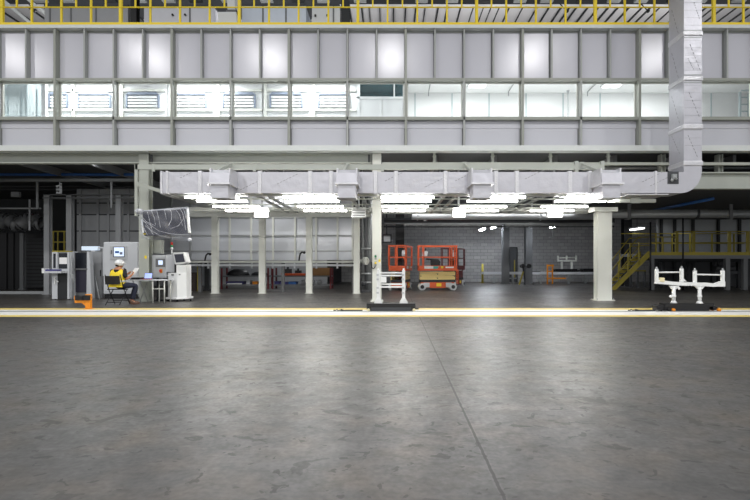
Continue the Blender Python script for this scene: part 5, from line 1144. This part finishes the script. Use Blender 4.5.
for y in (203, 214.5, 231): build('cross_strip', MB().box(X(76,Yq), X(139,Yq), Yq+.02, Yq+.05, Z(y+.6,Yq), Z(y-.6,Yq)), M['dgrey'], t)
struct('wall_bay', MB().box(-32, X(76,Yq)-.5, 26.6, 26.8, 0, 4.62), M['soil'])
for x in (4, 9, 14, 27, 34): pass
Yd = 23
t = thing('slatted_door', 'dark slatted door filling the opening of the dark left bay', 'door', (X(33,Yd), Yd, 0))
build('leaf', MB().box(X(24,Yd), X(43.6,Yd), Yd+.03, Yd+.08, .05, Z(234,Yd)), M['black'], t)
for k in range(14): build('slat', MB().box(X(24.5,Yd), X(43.2,Yd), Yd, Yd+.03, .1+k*.165, .1+k*.165+.12), M['soil'], t)
hcol('bay_post', 19.5, 23, 22.4, Z(233,22.4), M['grey'], 'grey post beside the dark slatted door', .2, .03)
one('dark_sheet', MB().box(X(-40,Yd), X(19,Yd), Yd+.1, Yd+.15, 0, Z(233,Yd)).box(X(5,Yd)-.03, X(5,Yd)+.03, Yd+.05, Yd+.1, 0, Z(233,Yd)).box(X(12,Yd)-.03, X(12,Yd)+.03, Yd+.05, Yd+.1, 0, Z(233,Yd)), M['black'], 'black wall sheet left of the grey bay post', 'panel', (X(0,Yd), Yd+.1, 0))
Ysl = 19.4
one('threshold_rail', MB().box(X(-30,Ysl), X(47,Ysl), Ysl+.0, Ysl+.1, 0, .10), M['galv'], 'low pale threshold rail across the mouth of the dark left bay', 'rail', (X(10,Ysl), Ysl, 0))
t = thing('flexible_duct', 'crumpled silver duct hanging in the top of the dark left bay', 'duct', (X(24,21.5), 21.5, Z(231,21.5)))
Y = 21.5; rd = random.Random(6)
mb = MB(); pts = []
for k in range(19):
    x = -10 + k*2.9; y = 222 + 3*math.sin(k*.8) - .4*max(0, k-14)
    pts.append((X(x,Y), Y, Z(y,Y), (.30 + rd.uniform(-.05,.05)) * (1 if k % 2 else .9)))
for a, b_ in zip(pts, pts[1:]): mb.cyl(a[:3], b_[:3], a[3], b_[3], 16, False)
build('hose', mb, M['grey'], t)
build('strap', MB().box(X(35,Y)-.03, X(35,Y)+.03, Y-.34, Y-.30, Z(231,Y), 3.9), M['machine'], t)
Y = 17.8
t = thing('grey_pipe', 'long grey pipe across the dark left bay with hanging rods', 'pipe', (X(60,Y), Y, Z(182,Y)))
build('pipe_run', MB().cyl((X(-40,Y),Y,Z(180,Y)),(X(138,Y),Y,Z(180,Y)),.068,n=14), M['grey'], t)
for x, y in ((37.3,209),(111.5,208)): build('hanging_rod', MB().box(X(x-.9,Y), X(x+.9,Y), Y-.02, Y+.02, Z(y,Y), Z(182,Y)), M['grey'], t)
Y = 18.2
one('blue_pipe', MB().cyl((X(-40,Y),Y,Z(174.5,Y)),(X(133,Y),Y,Z(174.5,Y)),.05,n=12), M['blue'], 'blue pipe above the long grey pipe in the dark left bay', 'pipe', (X(50,Y),Y,Z(175,Y)))
Y = 17.9
mb = MB()
for k in range(9):
    if k % 2 == 0 or k in (3,5): mb.box(X(58,Y)+(k%3-1)*.07, X(58,Y)+(k%3-1)*.07+.06, Y, Y+.02, Z(193.5,Y)+k//3*.11, Z(193.5,Y)+k//3*.11+.07)
for k in range(6): mb.box(X(58+(2 if k%2 else 0),Y), X(60+(2 if k%2 else 0),Y), Y-.02, Y+.0, Z(193.6-k*1.8,Y), Z(192.2-k*1.8,Y))
mb.box(X(59.5,Y)-.01, X(59.5,Y)+.01, Y+.0, Y+.02, Z(193,Y), Z(182,Y))
one('chequer_tag', mb, M['machine'], 'small chequered tag hanging from the long grey pipe', 'tag', (X(59,Y),Y,Z(193,Y)))
for k, y in enumerate((168, 186.5, 189.5)):
    Y = 20.5 + k*.5
    one('bay_conduit', MB().cyl((X(-40,Y),Y,Z(y,Y)),(X(133,Y),Y,Z(y,Y)),.035,n=8), M['dgrey'], 'thin dark conduit along the top of the dark left bay', 'conduit', (X(40,Y),Y,Z(y,Y)), 'conduits in the dark left bay')
Y = 18.4
one('tray_pipe', MB().cyl((X(-40,Y),Y,Z(208.4,Y)),(X(41,Y),Y,Z(208.4,Y)),.035,n=10).box(X(12,Y),X(20,Y),Y-.06,Y+.06,Z(197,Y),Z(192,Y)), M['grey'], 'thin pale pipe with a small box across the opening of the dark left bay', 'pipe', (X(10,Y),Y,Z(209,Y)))
t = thing('yellow_ladder', 'yellow ladder railing in the gap between the two left grey columns', 'railing', (X(58,22), 22, 0))
Y = 22
for x in (53, 57.6, 64): build('post', MB().box(X(x-.5,Y), X(x+.5,Y), Y, Y+.05, 0, Z(231,Y)), M['yellow_dim'], t)
for y in (231.5, 242): build('rail', MB().box(X(52,Y), X(66,Y), Y-.02, Y, Z(y+.6,Y), Z(y-.6,Y)), M['yellow_dim'], t)
# ================================================================== LIGHT AND CAMERA
def area(name, loc, size, watts, colr=(1,1,1), rot=(0,0,0), sy=None, spread=180):
    l = bpy.data.lights.new(name, 'AREA'); l.energy = watts; l.color = colr
    l.shape = 'RECTANGLE' if sy else 'DISK'; l.size = size
    if sy: l.size_y = sy
    l.spread = math.radians(spread)
    o = bpy.data.objects.new(name, l); col.objects.link(o); o.location = loc; o.rotation_euler = rot; return o
for i, x in enumerate((-19.2, -12.2, -6.1, .15, 7.0, 13.6)):          # high bay lamps of the hall
    area('high_bay_lamp', (x, 5.0, 11.7), .9, 400, (1, .985, .97))
for x in (-15, -5, 5, 15): area('high_bay_lamp', (x, -14.0, 10.7), .9, 1900, (1, .985, .97))
for x, w in ((-10.5, 95), (-6.5, 105), (-2.5, 90), (1.8, 72), (5.4, 74), (9.2, 74)):   # lamps on the booth ceiling
    area('booth_ceiling_lamp', (x, 16.9, 7.46), 2.2, w, (.985, 1, 1), (0,0,0), .7)
area('booth_ceiling_lamp', (-14.5, 17.4, 7.48), 1.5, 75, (.96, 1, 1), (0,0,0), .6)
for x, y, z, w_ in ((14.8, 24.6, 3.3, 8), (-5.5, 25.2, 4.3, 90)): area('added_fill', (x, y, z), .3, w_, (.95, .98, 1), (0,0,0), 1.2)  # added fill for the platform cabin and the space behind the bench
for x in (-5.5, .8, 4.2, 7.2): area('added_fill', (x, 20.6, 4.42), 1.6, 75, (1, .99, .97), (math.radians(18),0,0), .3)  # added fill, out of sight behind the duct, brightens lifts and floor
area('added_fill', (-9.6, 16.2, 4.46), 2.0, 38, (.97, .99, 1), (0,0,0), .2)  # added fill tucked behind the beam to lighten the left bay
for x in (-12, -4, 4, 12): area('added_roof_fill', (x, 19.6, 8.8), .5, 260, (1, .99, .97), (math.pi, 0, 0), .5)  # added upward fill, unseen below the ledge line, brightens the ribbed soffit
w = bpy.data.worlds.new('world'); sc.world = w; w.use_nodes = True
w.node_tree.nodes['Background'].inputs['Color'].default_value = (.95, .97, 1, 1)
w.node_tree.nodes['Background'].inputs['Strength'].default_value = .5
cam = bpy.data.cameras.new('camera'); co = bpy.data.objects.new('camera', cam); col.objects.link(co)
co.location = (0, 0, H); co.rotation_euler = (math.pi/2, 0, 0)
cam.sensor_fit = 'HORIZONTAL'; cam.sensor_width = 36; cam.lens = 36*F/750
cam.shift_x = (375 - CX)/750; cam.shift_y = (CY - 250)/750
cam.clip_start = .05; cam.clip_end = 200
sc.camera = co
vs_ = sc.view_settings
vs_.view_transform = 'Standard'; vs_.look = 'None'; vs_.gamma = 1; vs_.use_curve_mapping = False; vs_.exposure = 0
sc.cycles.use_denoising = True
